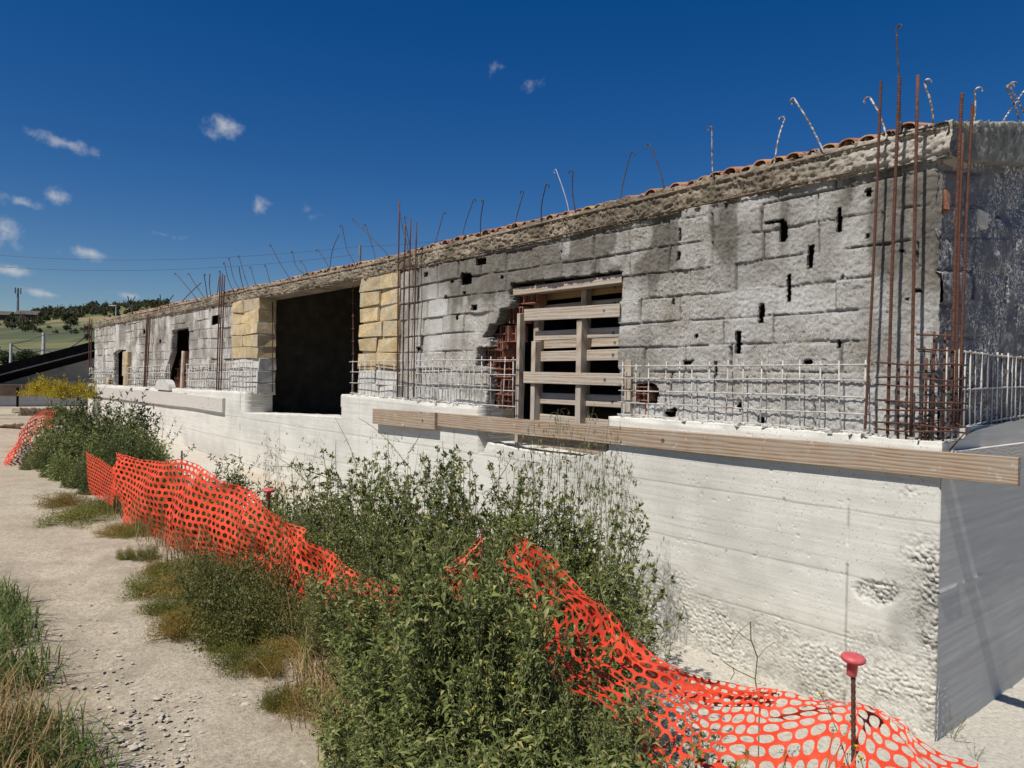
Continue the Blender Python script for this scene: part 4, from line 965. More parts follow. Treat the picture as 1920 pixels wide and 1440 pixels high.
# leaning board at the small opening
mb = MB(); mb.box((0, 0, .5), (.16, .05, 1.05), jit=.004, rng=np.random.default_rng(1), bev=.004); ob = mb.build('leaning_board', M['pallet_v']); s, z = L(340, 735, -.12)
ob.location = tuple(W(s, -.12, float(ztop_c(s)))); ob.rotation_euler = (0, math.radians(-9), ROTZ); tag(ob, 'thin board leaning against the jamb of the small far window', 'plank')
# lump of cement left on the far ledge
mb = MB(); th = np.linspace(0, math.pi, 14); mb.add([(x * .75, y, .33 * math.sin(t) * (1 + .1 * math.sin(3 * t))) for y in (-.09, .09) for t, x in zip(th, np.cos(th))], [(i, i + 1, 15 + i, 14 + i) for i in range(13)] + [tuple(range(14))[::-1], tuple(range(14, 28))])
ob = mb.build('cement_lump', M['mortar']); s, z = L(311, 735, -.02); ob.location = tuple(W(s, .0, float(ztop_c(s)) - .05)); ob.rotation_euler = (0, 0, ROTZ); tag(ob, 'rounded slab of set cement on the ledge below the small far window', 'cement slab')
# bits of mortar spilled along the ledge
mb = MB(); rng = np.random.default_rng(77)
for _ in range(420):
    s = rng.uniform(.1, 9) if rng.random() < .8 else rng.uniform(9, 30)
    if (9.3 < s < 14) or (L(897, 760, 0)[0] > s > L(1142, 760, 0)[0]): continue
    r = rng.uniform(.008, .03); mb.box((s, rng.uniform(-.21, -.01), float(ztop_c(s)) + r * .3), (r * 2, r * 1.6, r), rotz(rng.uniform(0, 3)), jit=r * .3, rng=rng)
ob = mb.build('mortar_crumbs', M['mortar'], B); ob['kind'] = 'stuff'
# ------------------------------------------------------------------ orange safety net and its stakes
def net(name, ctrl, nu, nv, label, hole=(.36, .34), fold=.02, seed=1, cat='safety net', group=None, skew=.0, skip=None, rim=True):
    """ctrl: rows (top, middle, bottom) of world points along the net; a staggered lattice of rounded openings"""
    C_ = np.array(ctrl); nr, nc = C_.shape[:2]
    def cat_(P, t):
        k_ = len(P) - 1; x = np.clip(t, 0, 1) * k_; i = np.clip(np.floor(x).astype(int), 0, k_ - 1); f_ = (x - i)[..., None]
        g = lambda j: P[np.clip(j, 0, k_)]
        a, b_, c, d = g(i - 1), g(i), g(i + 1), g(i + 2)
        return .5 * (2 * b_ + (c - a) * f_ + (2 * a - 5 * b_ + 4 * c - d) * f_ ** 2 + (3 * b_ - a - 3 * c + d) * f_ ** 3)
    def surf(u, v):
        rows = np.stack([cat_(C_[r], u) for r in range(nr)], 0); x = np.clip(v, 0, 1) * (nr - 1); i = np.clip(np.floor(x).astype(int), 0, nr - 2); f_ = (x - i)
        f_ = f_[..., None]; k_ = np.arange(len(u)); g = lambda j: rows[np.clip(j, 0, nr - 1), k_]
        a, b_, c, d = g(i - 1), g(i), g(i + 1), g(i + 2)
        p = .5 * (2 * b_ + (c - a) * f_ + (2 * a - 5 * b_ + 4 * c - d) * f_ ** 2 + (3 * b_ - a - 3 * c + d) * f_ ** 3)
        w = fold * (fbm(u * nu * .26, v * nv * .22, 3, seed) - .5) * 2 + fold * .5 * np.sin(u * nu * .55 + 5 * v + seed + 2 * fbm(u * 3, v * 3, 2, seed))
        p = p + NN * w[:, None] + V3(0, 0, 1) * (fold * .8 * (fbm(u * nu * .2 + 9, v * nv * .25, 2, seed + 3) - .5))[:, None]
        return p
    k_ = 12; th = np.arange(k_) * 2 * math.pi / k_ + math.pi / k_
    ell = np.stack([np.sign(np.cos(th)) * np.abs(np.cos(th)) ** .8 * hole[0], np.sign(np.sin(th)) * np.abs(np.sin(th)) ** .8 * hole[1]], -1)
    out = []
    for t in th:
        c, s = math.cos(t), math.sin(t); m_ = max(abs(c), abs(s)); out.append((.5 * c / m_, .5 * s / m_))
    out = np.array(out); UV = []; F = []; n = 0
    for r in range(nv):
        for c in range(nu):
            cx, cy = c + .5 + (.5 if r % 2 else 0), r + .5
            if skip and skip(cx / nu, cy / nv): continue
            q = np.concatenate([ell, out]) + np.array([cx, cy]); UV.append(q / np.array([nu + .5, nv]))
            F += [(n + j, n + k_ + j, n + k_ + (j + 1) % k_, n + (j + 1) % k_) for j in range(k_)]; n += 2 * k_
    # corner fill of each cell's square
            cb = np.array([(.5, .5), (-.5, .5), (-.5, -.5), (.5, -.5)]) + np.array([cx, cy]); UV.append(cb / np.array([nu + .5, nv]))
            for ci, ang in enumerate((45, 135, 225, 315)):
                j = int(((math.radians(ang) - math.pi / k_) // (2 * math.pi / k_)) % k_); F.append((n - k_ + j, n + ci, n - k_ + (j + 1) % k_))
            n += 4
    UV = np.concatenate(UV); P = surf(UV[:, 0], UV[:, 1]); org = np.array([P[:, 0].mean(), P[:, 1].mean(), P[:, 2].min()])
    ob = link(name, mesh_np(name, P - org, F, M['net'])); ob.location = tuple(org); return tag(ob, label, cat, group)
def col_(top, bot, Yt, Yb, bulge=0):
    a, b_ = at(*top, Yt), at(*bot, Yb); m_ = (a + b_) / 2 + NN * bulge; return a, m_, b_
cols = [col_((216, 850), (212, 925), 8.3, 8.0), col_((250, 856), (238, 978), 7.9, 7.6, .05), col_((300, 866), (290, 1010), 7.3, 7.1, .06), col_((345, 863), (345, 1035), 6.7, 6.5, .06), col_((400, 893), (400, 1050), 6.2, 6.0, .05),
        col_((470, 925), (470, 1075), 5.6, 5.4, .05), col_((530, 965), (535, 1120), 5.1, 4.9, .04), col_((575, 1000), (580, 1180), 4.75, 4.55), col_((625, 1045), (625, 1240), 4.45, 4.25), col_((700, 1085), (690, 1265), 4.25, 4.05), col_((780, 1110), (765, 1260), 4.1, 3.95)]
net('safety_net', list(zip(*cols)), 74, 14, 'sagging orange safety net along the path, its tall stretch in full sun', hole=(.345, .33), fold=.055, seed=3)
cols = [col_((160, 845), (166, 925), 9.1, 9.0), col_((190, 862), (190, 938), 8.7, 8.6), col_((217, 880), (212, 950), 8.2, 8.2)]
net('safety_net', list(zip(*cols)), 16, 13, 'short slanting length of faded orange net behind the fold of the sunlit net', hole=(.36, .36), fold=.01, seed=5)
cols = [col_((28, 845), (4, 882), 12.2, 12.1), col_((45, 800), (38, 850), 15.5, 15), col_((72, 772), (70, 815), 19, 18.5), col_((106, 768), (104, 800), 23, 22.5)]
net('safety_net', list(zip(*cols)), 40, 8, 'far orange net beside the brown rubble wall beyond the big bush', hole=(.33, .33), fold=.06, seed=8)
# the torn piece in front, hung from a stake and fallen over the slope
cols = [[at(826, 1078, 3.15), at(836, 1100, 3.12), at(850, 1130, 3.1)], [at(862, 1040, 3.2), at(868, 1075, 3.15), at(872, 1150, 3.1)], [at(905, 998, 3.25), at(905, 1050, 3.2), at(880, 1190, 3.1)]]
net('safety_net', [list(r) for r in zip(*cols)], 4, 5, 'torn corner of orange net pointing left out of the weeds by the hidden stake', hole=(.43, .42), fold=.02, seed=21)
cols = [[at(955, 1004, 3.42), at(962, 1050, 3.3), at(972, 1110, 3.2)],
        [at(1040, 1062, 3.4), at(1030, 1115, 3.22), at(1015, 1190, 3.05)],
        [at(1110, 1135, 3.35), at(1095, 1190, 3.15), at(1070, 1280, 2.95)],
        [at(1180, 1205, 3.25), at(1160, 1260, 3.05), at(1125, 1350, 2.85)],
        [at(1260, 1258, 3.15), at(1245, 1315, 2.95), at(1205, 1420, 2.7)],
        [at(1345, 1290, 3.05), at(1335, 1360, 2.85), at(1300, 1490, 2.55)],
        [at(1430, 1292, 2.98), at(1435, 1370, 2.78), at(1410, 1540, 2.45)],
        [at(1520, 1305, 2.9), at(1525, 1380, 2.7), at(1520, 1570, 2.38)],
        [at(1610, 1325, 2.8), at(1620, 1395, 2.62), at(1640, 1600, 2.3)],
        [at(1720, 1372, 2.7), at(1740, 1440, 2.55), at(1760, 1640, 2.22)],
        [at(1840, 1440, 2.6), at(1860, 1500, 2.45), at(1890, 1690, 2.15)]]
net('safety_net', [list(r) for r in zip(*cols)], 39, 11, 'torn orange net with wide openings fallen across the weeds at the lower right', hole=(.42, .405), fold=.11, seed=11)
net('safety_net', [[at(x_, y_ - dy_, Y_ + .02) + V3(0, 0, .01) for (x_, y_, Y_, dy_) in ((960, 1010, 3.46, 6), (1060, 1085, 3.42, 8), (1160, 1185, 3.3, 10), (1260, 1262, 3.2, 10), (1350, 1292, 3.08, 6), (1470, 1300, 2.98, 2))],
                   [at(x_, y_ + 22, Y_ + .05) for (x_, y_, Y_) in ((965, 1015, 3.46), (1055, 1095, 3.42), (1150, 1195, 3.3), (1250, 1270, 3.2), (1340, 1300, 3.08), (1450, 1305, 2.98))]], 30, 4,
    'bunched upper edge of orange net twisted into a rope above the torn net', hole=(.36, .3), fold=.03, seed=15)

def stake(px, Y, ytop, capped, label, lean=(0, 0), r=.008, cr=.042):
    p = at(px, ytop, Y); g = float(gz(p[0], p[1])) - .05; root = empty('rebar_stake', (p[0], p[1], g), label=label, cat='stake'); h = p[2] - g; mb = MB()
    if capped: h -= .015
    n = int(h / .0075); t = np.linspace(0, 1, n)[:, None]; P = np.array([[-lean[0], -lean[1], 0]]) * (1 - t) + np.array([[0, 0, h]]) * t
    mb.tube(P, r * np.where(np.arange(n) % 3 == 0, 1.15, .95), 8); mb.build('bar', M['rust'], root, True)
    if capped:
        mb = MB(); mb.lathe([(.001, .012), (cr * .5, .0155), (cr * .88, .012), (cr, .006), (cr * .99, -.002), (cr * .86, -.008), (.0185, -.012), (.0178, -.055), (.0165, -.060), (.010, -.060)], (0, 0, 0), 28)
        o = mb.build('cap', M['cap'], root, True); o.location = (0, 0, h + .004); o.rotation_euler = (math.radians(4), math.radians(3), 0)
    return root
stake(1600, 2.62, 1230, True, 'rusty stake with a flat pink red safety cap in front of the rough concrete corner', (-.03, 0))
stake(504, 6.1, 917, True, 'rusty stake with a small red cap standing behind the sunlit net', (0, 0), .009, .05)
stake(341, 6.9, 845, False, 'bare thin stake propping up the peak of the sunlit net')
stake(905, 3.45, 992, False, 'rusty stake hidden in weeds holding up the torn net')

# ------------------------------------------------------------------ background
def block_obj(name, Mbs, loc, rz, **k):
    root = empty(name, loc, rz, **k)
    return root
# the neighbouring shed: low walls under a broad black roof whose eaves throw shade
root = empty('neighbouring_shed', W(40, 2.0, 0), ROTZ, label='low grey block shed with a sloping black roof beyond the far end of the building', cat='shed')
def wpt(px, py, Y): p = at(px, py, Y); return p
inv = lambda p: np.array([(p - W(40, 2, 0)) @ D1, (p - W(40, 2, 0)) @ NN, p[2]])
r0, r1 = inv(at(-60, 700, 36.)), inv(at(190, 636, 40.)); 
mb = MB(); dd = np.array([r1[0] - r0[0], r1[1] - r0[1]]); 
def slab(mb, a, b_, thick, back, mi=0, drop=0):
    n_ = np.array([b_[1] - a[1], -(b_[0] - a[0]), 0.]); n_ /= np.linalg.norm(n_); 
    far = np.array([D1[0] * 0, 0, 0]); q = []
    for p in (a, b_):
        for (k_, dz) in ((0, 0), (0, -thick), (back, -thick + drop), (back, drop)): q.append(p + BACK * k_ + V3(0, 0, dz))
    mb.add(q, [(0, 1, 2, 3), (7, 6, 5, 4), (0, 4, 5, 1), (1, 5, 6, 2), (2, 6, 7, 3), (3, 7, 4, 0)], mi)
dirw = (at(190, 636, 40.) - at(-60, 700, 36.)); bk = np.cross(V3(0, 0, 1), dirw); bk /= np.linalg.norm(bk); bk = bk if bk[1] > 0 else -bk
BACK = np.array([bk @ D1, bk @ NN, 0])
def ext(a, b_, f0, f1): return a + (b_ - a) * f0, a + (b_ - a) * f1
a, b_ = ext(r0, r1, -.6, 1.6); mb = MB(); slab(mb, a, b_, .5, 14, 0, -3.2); mb.build('roof', M['shed_roof'], root)
mb = MB(); slab(mb, a + BACK * -.02 + V3(0, 0, -.43), b_ + BACK * -.02 + V3(0, 0, -.51), .06, .1); mb.build('fascia', M['shed_edge'], root)
lo = a * 1; w0, w1 = a + BACK * 2.6, b_ + BACK * 2.6
mb = MB(); w0b, w1b = w0 * 1, w1 * 1; q = [w0 + V3(0, 0, -.44), w1 + V3(0, 0, -.44)]; 
P = []
for p in (w0, w1):
    for k_ in (0, .25): P += [p + BACK * k_ + V3(0, 0, -.44), np.array([*(p + BACK * k_)[:2], -.6])]
mb.add(P, [(0, 1, 5, 4), (6, 7, 3, 2), (0, 4, 6, 2)]); mb.build('wall', M['shed_wall'], root)
f0, f1 = inv(at(-40, 722, 35.5)), inv(at(168, 726, 39.)); f0, f1 = ext(f0, f1, -.3, 1.2); f1[2] = f0[2]
mb = MB(); slab(mb, f0, f1, .55, .4); mb.build('beam', M['shed_beam'], root)
mb = MB(); g0, g1 = f0 + V3(0, 0, -.55), f1 + V3(0, 0, -.55); P = []
for p in (g0, g1):
    for k_ in (.06, .3): P += [p + BACK * k_, np.array([*(p + BACK * k_)[:2], -.6])]
mb.add(P, [(0, 1, 5, 4), (6, 7, 3, 2), (0, 4, 6, 2)]); mb.build('front_wall', M['shed_wall'], root)
mb = MB(); pc = inv(at(33, 740, 36.2)) ; mb.box((pc[0], pc[1], .1), (.1, .1, 1.2)); mb.build('post', M['shed_roof'], root)
# brown rubble wall at the end of the path
def wallblock(name, px0, px1, yt, Y, h, th, m_, label, cat, seed, n=9):
    a, b_ = at(px0, yt, Y), at(px1, yt, Y * 1.06); rng = np.random.default_rng(seed); c = (a + b_) / 2; base = float(gz(c[0], c[1])) - .1; d = b_ - a; ln = np.linalg.norm(d[:2]); root = None
    mb = MB(); hz = a[2] - base; k_ = max(2, int(hz / .32))
    for i in range(k_):
        for j in range(n):
            mb.box(((j + .5 + (i % 2) * .4) / n * ln - ln / 2, 0, hz * (i + .5) / k_), (ln / n * .97, th, hz / k_ * .96), rotz(rng.normal(0, .02)), jit=.015, rng=rng, bev=.02)
    ob = mb.build(name, M[m_]); ob.location = (c[0], c[1], base); ob.rotation_euler = (0, 0, math.atan2(d[1], d[0])); return tag(ob, label, cat)
wallblock('rubble_wall', 24, 112, 765, 27, 1, .5, 'rubble', 'low brown block wall at the end of the path behind the far net', 'wall', 2)
wallblock('block_stack', -30, 24, 798, 20, 1, .5, 'rubble', 'small pile of pale broken blocks at the far left edge of the path', 'rubble pile', 4, 4)

# hills: a sheet rising to the ridge seen in the photograph
_rp = [ray(*q) for q in ((-900, 640), (-300, 602), (0, 591), (60, 587), (130, 580), (200, 573), (270, 568), (340, 566), (700, 590), (1200, 620), (1900, 640))]
RAZ = [math.atan2(q[0], q[1]) for q in _rp]; REL = [q[2] / math.hypot(q[0], q[1]) for q in _rp]
def hill_z(X, Y):
    r = np.hypot(X, Y); az = np.arctan2(X, Y); el = np.interp(az, RAZ, REL)
    t = np.clip((r - 45) / 285, 0, 1) ** 1.25; back = 1 - .35 * sst(340, 700, r)
    return (el * 330 + 2.2) * t * back + 3.0 * (fbm(X * .02, Y * .02, 4, 7) - .5) * t * (1.2 - t) - .6
az = np.linspace(-1.35, 1.2, 200); rr = np.concatenate([np.linspace(46, 330, 110), np.linspace(335, 900, 30)]); A, R_ = np.meshgrid(az, rr, indexing='ij')
HX, HY = R_ * np.sin(A), R_ * np.cos(A); HZ = hill_z(HX, HY)
ids = np.arange(HX.size).reshape(HX.shape); q = np.stack([ids[:-1, :-1], ids[:-1, 1:], ids[1:, 1:], ids[1:, :-1]], -1).reshape(-1, 4)[:, ::-1]
tag(link('hills', mesh_np('hills', np.stack([HX, HY, HZ], -1).reshape(-1, 3), q, M['hill'], True)), kind='structure')
def hill_at(px, py):                                # where a view ray meets the hill
    r = ray(px, py); 
    for t in np.linspace(50, 420, 1500):
        p = EYE + r * t
        if p[2] <= hill_z(p[0], p[1]): return p
    p = EYE + r * 325; p[2] = hill_z(p[0], p[1]); return p

# ------------------------------------------------------------------ leaves
def leaf_arr(P, D, Nn, Ln, Wd, droop=.25, fold=.25, five=True):
    P, D, Nn = map(np.asarray, (P, D, Nn)); D = D / (np.linalg.norm(D, axis=1)[:, None] + 1e-9); S = np.cross(D, Nn); S /= np.linalg.norm(S, axis=1)[:, None] + 1e-9; U = np.cross(S, D)
    Ln = np.broadcast_to(Ln, len(P))[:, None]; Wd = np.broadcast_to(Wd, len(P))[:, None]
    m_ = P + D * Ln * .45 + U * Ln * .04; tip = P + D * Ln - V3(0, 0, 1) * Ln * droop
    Vv = np.stack([P, m_ + S * Wd * .5 + U * Wd * fold, m_, m_ - S * Wd * .5 + U * Wd * fold, tip], 1).reshape(-1, 3); b_ = (np.arange(len(P)) * 5)[:, None]
    F = np.concatenate([b_ + np.array([t]) for t in ((0, 1, 2), (0, 2, 3), (1, 4, 2), (2, 4, 3))])
    return Vv, F
def tri_mesh(name, chunks, m_):
    Vs, Fs, n = [], [], 0
    for v, f_ in chunks: Vs.append(v); Fs.append(f_ + n); n += len(v)
    return mesh_np(name, np.concatenate(Vs), np.concatenate(Fs), m_)
def tubes_mesh(name, lines, m_):
    mb = MB()
    for P, r in lines: mb.tube(P, r, 4, cap=False)
    return mesh_np(name, np.concatenate(mb.v), mb.f, m_)
def curve(p0, d0, ln, up=.0, n=7, wob=0, rng=None):
    P = [np.array(p0, float)]; d = np.array(d0, float); d /= np.linalg.norm(d)
    for i in range(n - 1):
        d = d + V3(0, 0, up / n) + (rng.normal(0, wob, 3) if wob else 0); d /= np.linalg.norm(d); P.append(P[-1] + d * ln / (n - 1))
    return np.array(P)
def along(P, t):
    k_ = len(P) - 1; x = np.clip(np.asarray(t), 0, 1) * k_; i = np.minimum(np.floor(x).astype(int), k_ - 1); f_ = (x - i)[:, None]
    return P[i] * (1 - f_) + P[i + 1] * f_, (P[i + 1] - P[i])

def weed_meshes(seed, h=1.0, ns=9, spread=.35, LL=.06, LW=.015, dens=55, br=6, buds=True, flowers=0, lean=.0, bare=0.1):
    rng = np.random.default_rng(seed); lines, PP, DD, LN = [], [], [], []; tips = []
    for i in range(ns):
        a = rng.uniform(0, 2 * math.pi); rad = rng.uniform(0, .07) * (h + .3); hh = h * rng.uniform(.6, 1.0); lean_ = spread * rng.uniform(.1, 1.0)
        P = curve((rad * math.cos(a), rad * math.sin(a), 0), (lean_ * math.cos(a), lean_ * math.sin(a), 1), hh * 1.03, up=rng.uniform(-.25, .25), n=8, wob=.05, rng=rng); lines.append((P, np.linspace(.0034, .0014, 8) * (.6 + .5 * h))); ax = [(P, hh, bare)]
        for k_ in range(rng.integers(max(1, br - 2), br + 3)):
            t = rng.uniform(.2, .95); p, d = along(P, [t]); a2 = rng.uniform(0, 2 * math.pi); bd = d[0] / np.linalg.norm(d[0]) + .9 * V3(math.cos(a2), math.sin(a2), .1)
            ln = hh * rng.uniform(.12, .36) * (1.15 - .6 * t); Q = curve(p[0], bd, ln, up=.45, n=5, wob=.06, rng=rng); lines.append((Q, np.linspace(.0018, .0009, 5) * (.6 + .5 * h))); ax.append((Q, ln, .05))
        for (Q, ln, b0) in ax:
            n = max(4, int(dens * ln * rng.uniform(.8, 1.2))); t = b0 + (1 - b0) * rng.random(n) ** .9; p, d = along(Q, t); d /= np.linalg.norm(d, axis=1)[:, None]
            a2 = rng.uniform(0, 2 * math.pi, n); o = np.stack([np.cos(a2), np.sin(a2), rng.uniform(-.35, .45, n)], -1); D = o * .9 + d * rng.uniform(.2, .9, n)[:, None]
            PP.append(p); DD.append(D); LN.append(LL * rng.uniform(.45, 1.15, n) * (1.1 - .55 * t)); tips.append((Q[-1], Q[-1] - Q[-2]))
    P, D, l = np.concatenate(PP), np.concatenate(DD), np.concatenate(LN); Nn = rng.normal(0, .35, P.shape) + V3(0, 0, 1); ch = [leaf_arr(P, D, Nn, l, l * LW / LL * rng.uniform(.8, 1.3, len(l)), rng.uniform(.05, .4))]
    if buds:
        for (p, d) in tips:
            n = 10; d = d / np.linalg.norm(d); o = rng.normal(0, 1, (n, 3)); D = d * .8 + o * .6; ch.append(leaf_arr(p + rng.normal(0, .006, (n, 3)), D, rng.normal(0, 1, (n, 3)), LL * .36, LL * .17, 0))
    parts = [('stem', tubes_mesh('stem', lines, M['stem'])), ('foliage', tri_mesh('foliage', ch, M['leaf']))]
    if flowers:
        fc = []
        for j in rng.choice(len(tips), min(flowers, len(tips)), replace=False):
            p, d = tips[j]; n = 11; a2 = np.linspace(0, 2 * math.pi, n); o = np.stack([np.cos(a2), np.sin(a2), 0 * a2 + .5], -1); fc.append(leaf_arr(np.repeat((p + V3(0, 0, .004))[None], n, 0), o, np.repeat(V3(0, 0, 1)[None], n, 0), .0125, .006, 0))
        parts += [('flower', tri_mesh('flower', [f_], M['flower'])) for f_ in fc]
    return parts
def bush_meshes(seed, R=(.5, .5, .4), n=5000, LL=.018, LW=.009, m_='leaf_olive', clump=14, inner=.35, spikes=0, stem='stem'):
    """a low dense bush: leaflets gathered in clumps over a rounded uneven volume"""
    rng = np.random.default_rng(seed); cc = rng.normal(0, 1, (clump, 3)); cc /= np.linalg.norm(cc, axis=1)[:, None]; cc[:, 2] = np.abs(cc[:, 2]); cc *= rng.uniform(.45, .95, clump)[:, None]; cc[:, 2] *= rng.uniform(.6, 1.1, clump)
    w = rng.uniform(.5, 1.5, clump); k_ = rng.choice(clump, n, p=w / w.sum()); o = rng.normal(0, 1, (n, 3)); o /= np.linalg.norm(o, axis=1)[:, None]; o *= (.28 * rng.uniform(.3, 1.1, n) * w[k_] ** .4)[:, None]
    q = cc[k_] + o; q[:, 2] = np.abs(q[:, 2]) ; P = q * np.array(R); P[:, 2] += .01; D = o + rng.normal(0, .25, (n, 3)) + V3(0, 0, .12); Nn = rng.normal(0, .6, (n, 3)) + V3(0, 0, 1); s = rng.uniform(.6, 1.25, n)
    lines = [(np.array([[rng.normal(0, .05), rng.normal(0, .05), 0], c * np.array(R) * .5 + rng.normal(0, .02, 3), c * np.array(R) * 1.05]), np.array([.006, .004, .002]) * (1 + R[2])) for c in cc for _ in (0,)]
    ch = [leaf_arr(P, D, Nn, LL * s, LW * s, .1)]
    for _ in range(spikes):
        c = cc[rng.integers(clump)] * np.array(R); Q = curve(c, V3(*rng.normal(0, .35, 2), 1), R[2] * rng.uniform(.35, .8), up=0, n=5, wob=.08, rng=rng); lines.append((Q, .0016)); nn = 26; t = rng.random(nn); p, d = along(Q, t)
        ch.append(leaf_arr(p, rng.normal(0, 1, (nn, 3)) + V3(0, 0, .5), rng.normal(0, 1, (nn, 3)), LL * 1.0, LW * .9, .1))
    return [('stem', tubes_mesh('stem', lines, M[stem])), ('foliage', tri_mesh('foliage', ch, M[m_]))]
_cache = {}
def put(name, parts, loc, rz, scale, label, cat, group=None):
    root = empty(name, loc, rz, label=label, cat=cat, group=group); root.scale = (scale,) * 3 if np.isscalar(scale) else tuple(scale)
    for pn, me in parts: link(pn, me, root)
    return root
def put_px(name, parts, px, Y, ytop, nat_h, label, cat, group=None, rz=0, wid=1.0):
    p = at(px, ytop, Y); g = float(gz(p[0], p[1])) - .02; s = max(.05, (p[2] - g) / nat_h); return put(name, parts, (p[0], p[1], g), rz, (s * wid, s * wid, s), label, cat, group)
# ------------------------------------------------------------------ vegetation near the building
rng = np.random.default_rng(2024)
WV = [weed_meshes(100 + i, 1.0, 8, .36, .070, .0165, 46, 7, flowers=(2 if i in (1, 4) else 0)) for i in range(6)]
WL = [weed_meshes(200 + i, 1.0, 9, .62, .10, .027, 40, 7, flowers=(4 if i == 2 else 0), buds=False) for i in range(4)]     # broad low ones in front
WS = [weed_meshes(300 + i, 1.0, 4, .22, .05, .012, 44, 6, bare=.3) for i in range(3)]                     # lanky ones against the wall
G_T = 'tall green weeds in the thicket between the net and the wall'; L_T = 'tall leafy green weed in the thicket between the path and the white wall'
tops = [(556, 905), (580, 880), (610, 872), (640, 858), (675, 852), (710, 850), (745, 856), (780, 862), (815, 858), (850, 866), (885, 872), (920, 872), (955, 878), (990, 884), (1025, 872), (1060, 880), (1095, 902), (1110, 940), (1130, 975), (1145, 1010), (1158, 1060), (1165, 1100)]
for j, (px, yt) in enumerate(tops):
    for d in range(2):
        Y = float(np.interp(px, [556, 900, 1200], [7.2, 6.6, 5.9])) + rng.uniform(-.35, .25) - d * .45
        vs = WS if d == 0 and not 600 < px < 880 else WV
        put_px('tall_weed', vs[rng.integers(len(vs))], px + rng.normal(0, 9), Y, yt + d * 30 + rng.normal(0, 10), 1.0, L_T, 'weed', G_T, rng.uniform(0, 6.3), rng.uniform(.8, 1.15))
for (y0, Y0, x0, x1, n) in ((940, 5.7, 575, 1090, 17), (990, 5.1, 580, 1105, 17), (1045, 4.5, 600, 1120, 16)):
    for px in np.linspace(x0, x1, n): put_px('tall_weed', WV[rng.integers(6)], px + rng.normal(0, 10), Y0 + rng.uniform(-.25, .25), y0 + rng.normal(0, 18) + 25 * (px > 1080), 1.0, L_T, 'weed', G_T, rng.uniform(0, 6.3), rng.uniform(.9, 1.3))
G_F = 'broad leaved weeds massed at the bottom of the picture'; L_F = 'broad leaved dark green weed massed in front of the torn orange net'
for (y0, Y0, x0, x1, n) in ((1130, 3.75, 690, 960, 9), (1185, 3.35, 660, 1010, 12), (1250, 3.0, 650, 1060, 14), (1320, 2.75, 660, 1130, 15), (1385, 2.5, 690, 1190, 14), (1440, 2.3, 740, 1240, 12)):
    for px in np.linspace(x0, x1, n): put_px('broad_leaved_weed', WL[rng.integers(4)], px + rng.normal(0, 12), Y0 + rng.uniform(-.12, .12), y0 + rng.normal(0, 16), .86, L_F, 'weed', G_F, rng.uniform(0, 6.3), rng.uniform(.9, 1.25))
# thin stems with yellow flowers in front of the fallen net
WF = [weed_meshes(400 + i, 1.0, 2, .3, .03, .008, 16, 3, flowers=2, bare=.55) for i in range(4)]
for (px, Y, yt) in ((1308, 2.55, 1340), (1360, 2.5, 1352), (1505, 2.45, 1288), (1570, 2.5, 1300), (1655, 2.4, 1270), (1690, 2.45, 1300), (1245, 2.6, 1330), (1455, 2.5, 1370), (1420, 2.4, 1395), (1545, 2.35, 1350), (1620, 2.3, 1385), (1710, 2.4, 1340)):
    put_px('yellow_flowered_weed', WF[rng.integers(4)], px, Y, yt, .97, 'thin weed stem with yellow flower heads rising before the fallen net', 'weed', 'yellow flowered weeds in front of the fallen net', rng.uniform(0, 6.3))
for (px, Y, yt) in ((1190, 5.6, 1105), (1215, 5.5, 1070), (1165, 5.7, 1010), (1200, 5.5, 1150)):
    put_px('lanky_weed', WS[rng.integers(3)], px, Y, yt, 1.0, 'lanky weed leaning out against the bare concrete at the right end of the thicket', 'weed', 'lanky weeds at the right end of the thicket', rng.uniform(0, 6.3), .7)
# weeds sprouting in the fallen net and by the corner
for (px, Y, yt) in ((1240, 2.95, 1350), (1290, 2.85, 1380), (1335, 2.8, 1405), (1210, 3.0, 1330), (1160, 3.05, 1290)):
    put_px('broad_leaved_weed', WV[rng.integers(6)], px, Y, yt, 1.0, L_F, 'weed', G_F, rng.uniform(0, 6.3), 1.0)
mini = weed_meshes(500, .3, 5, .7, .02, .008, 90, 3)
for (px, py, s, lb) in ((1785, 1385, .6, 'small green weed sprouting at the foot of the concrete corner'), (1830, 1425, .35, 'tiny weed in the pale ground beside the side wall')):
    p = G(px, py, -.92); put('corner_weed', mini, p, 1.0, s * 1.4, lb, 'weed')

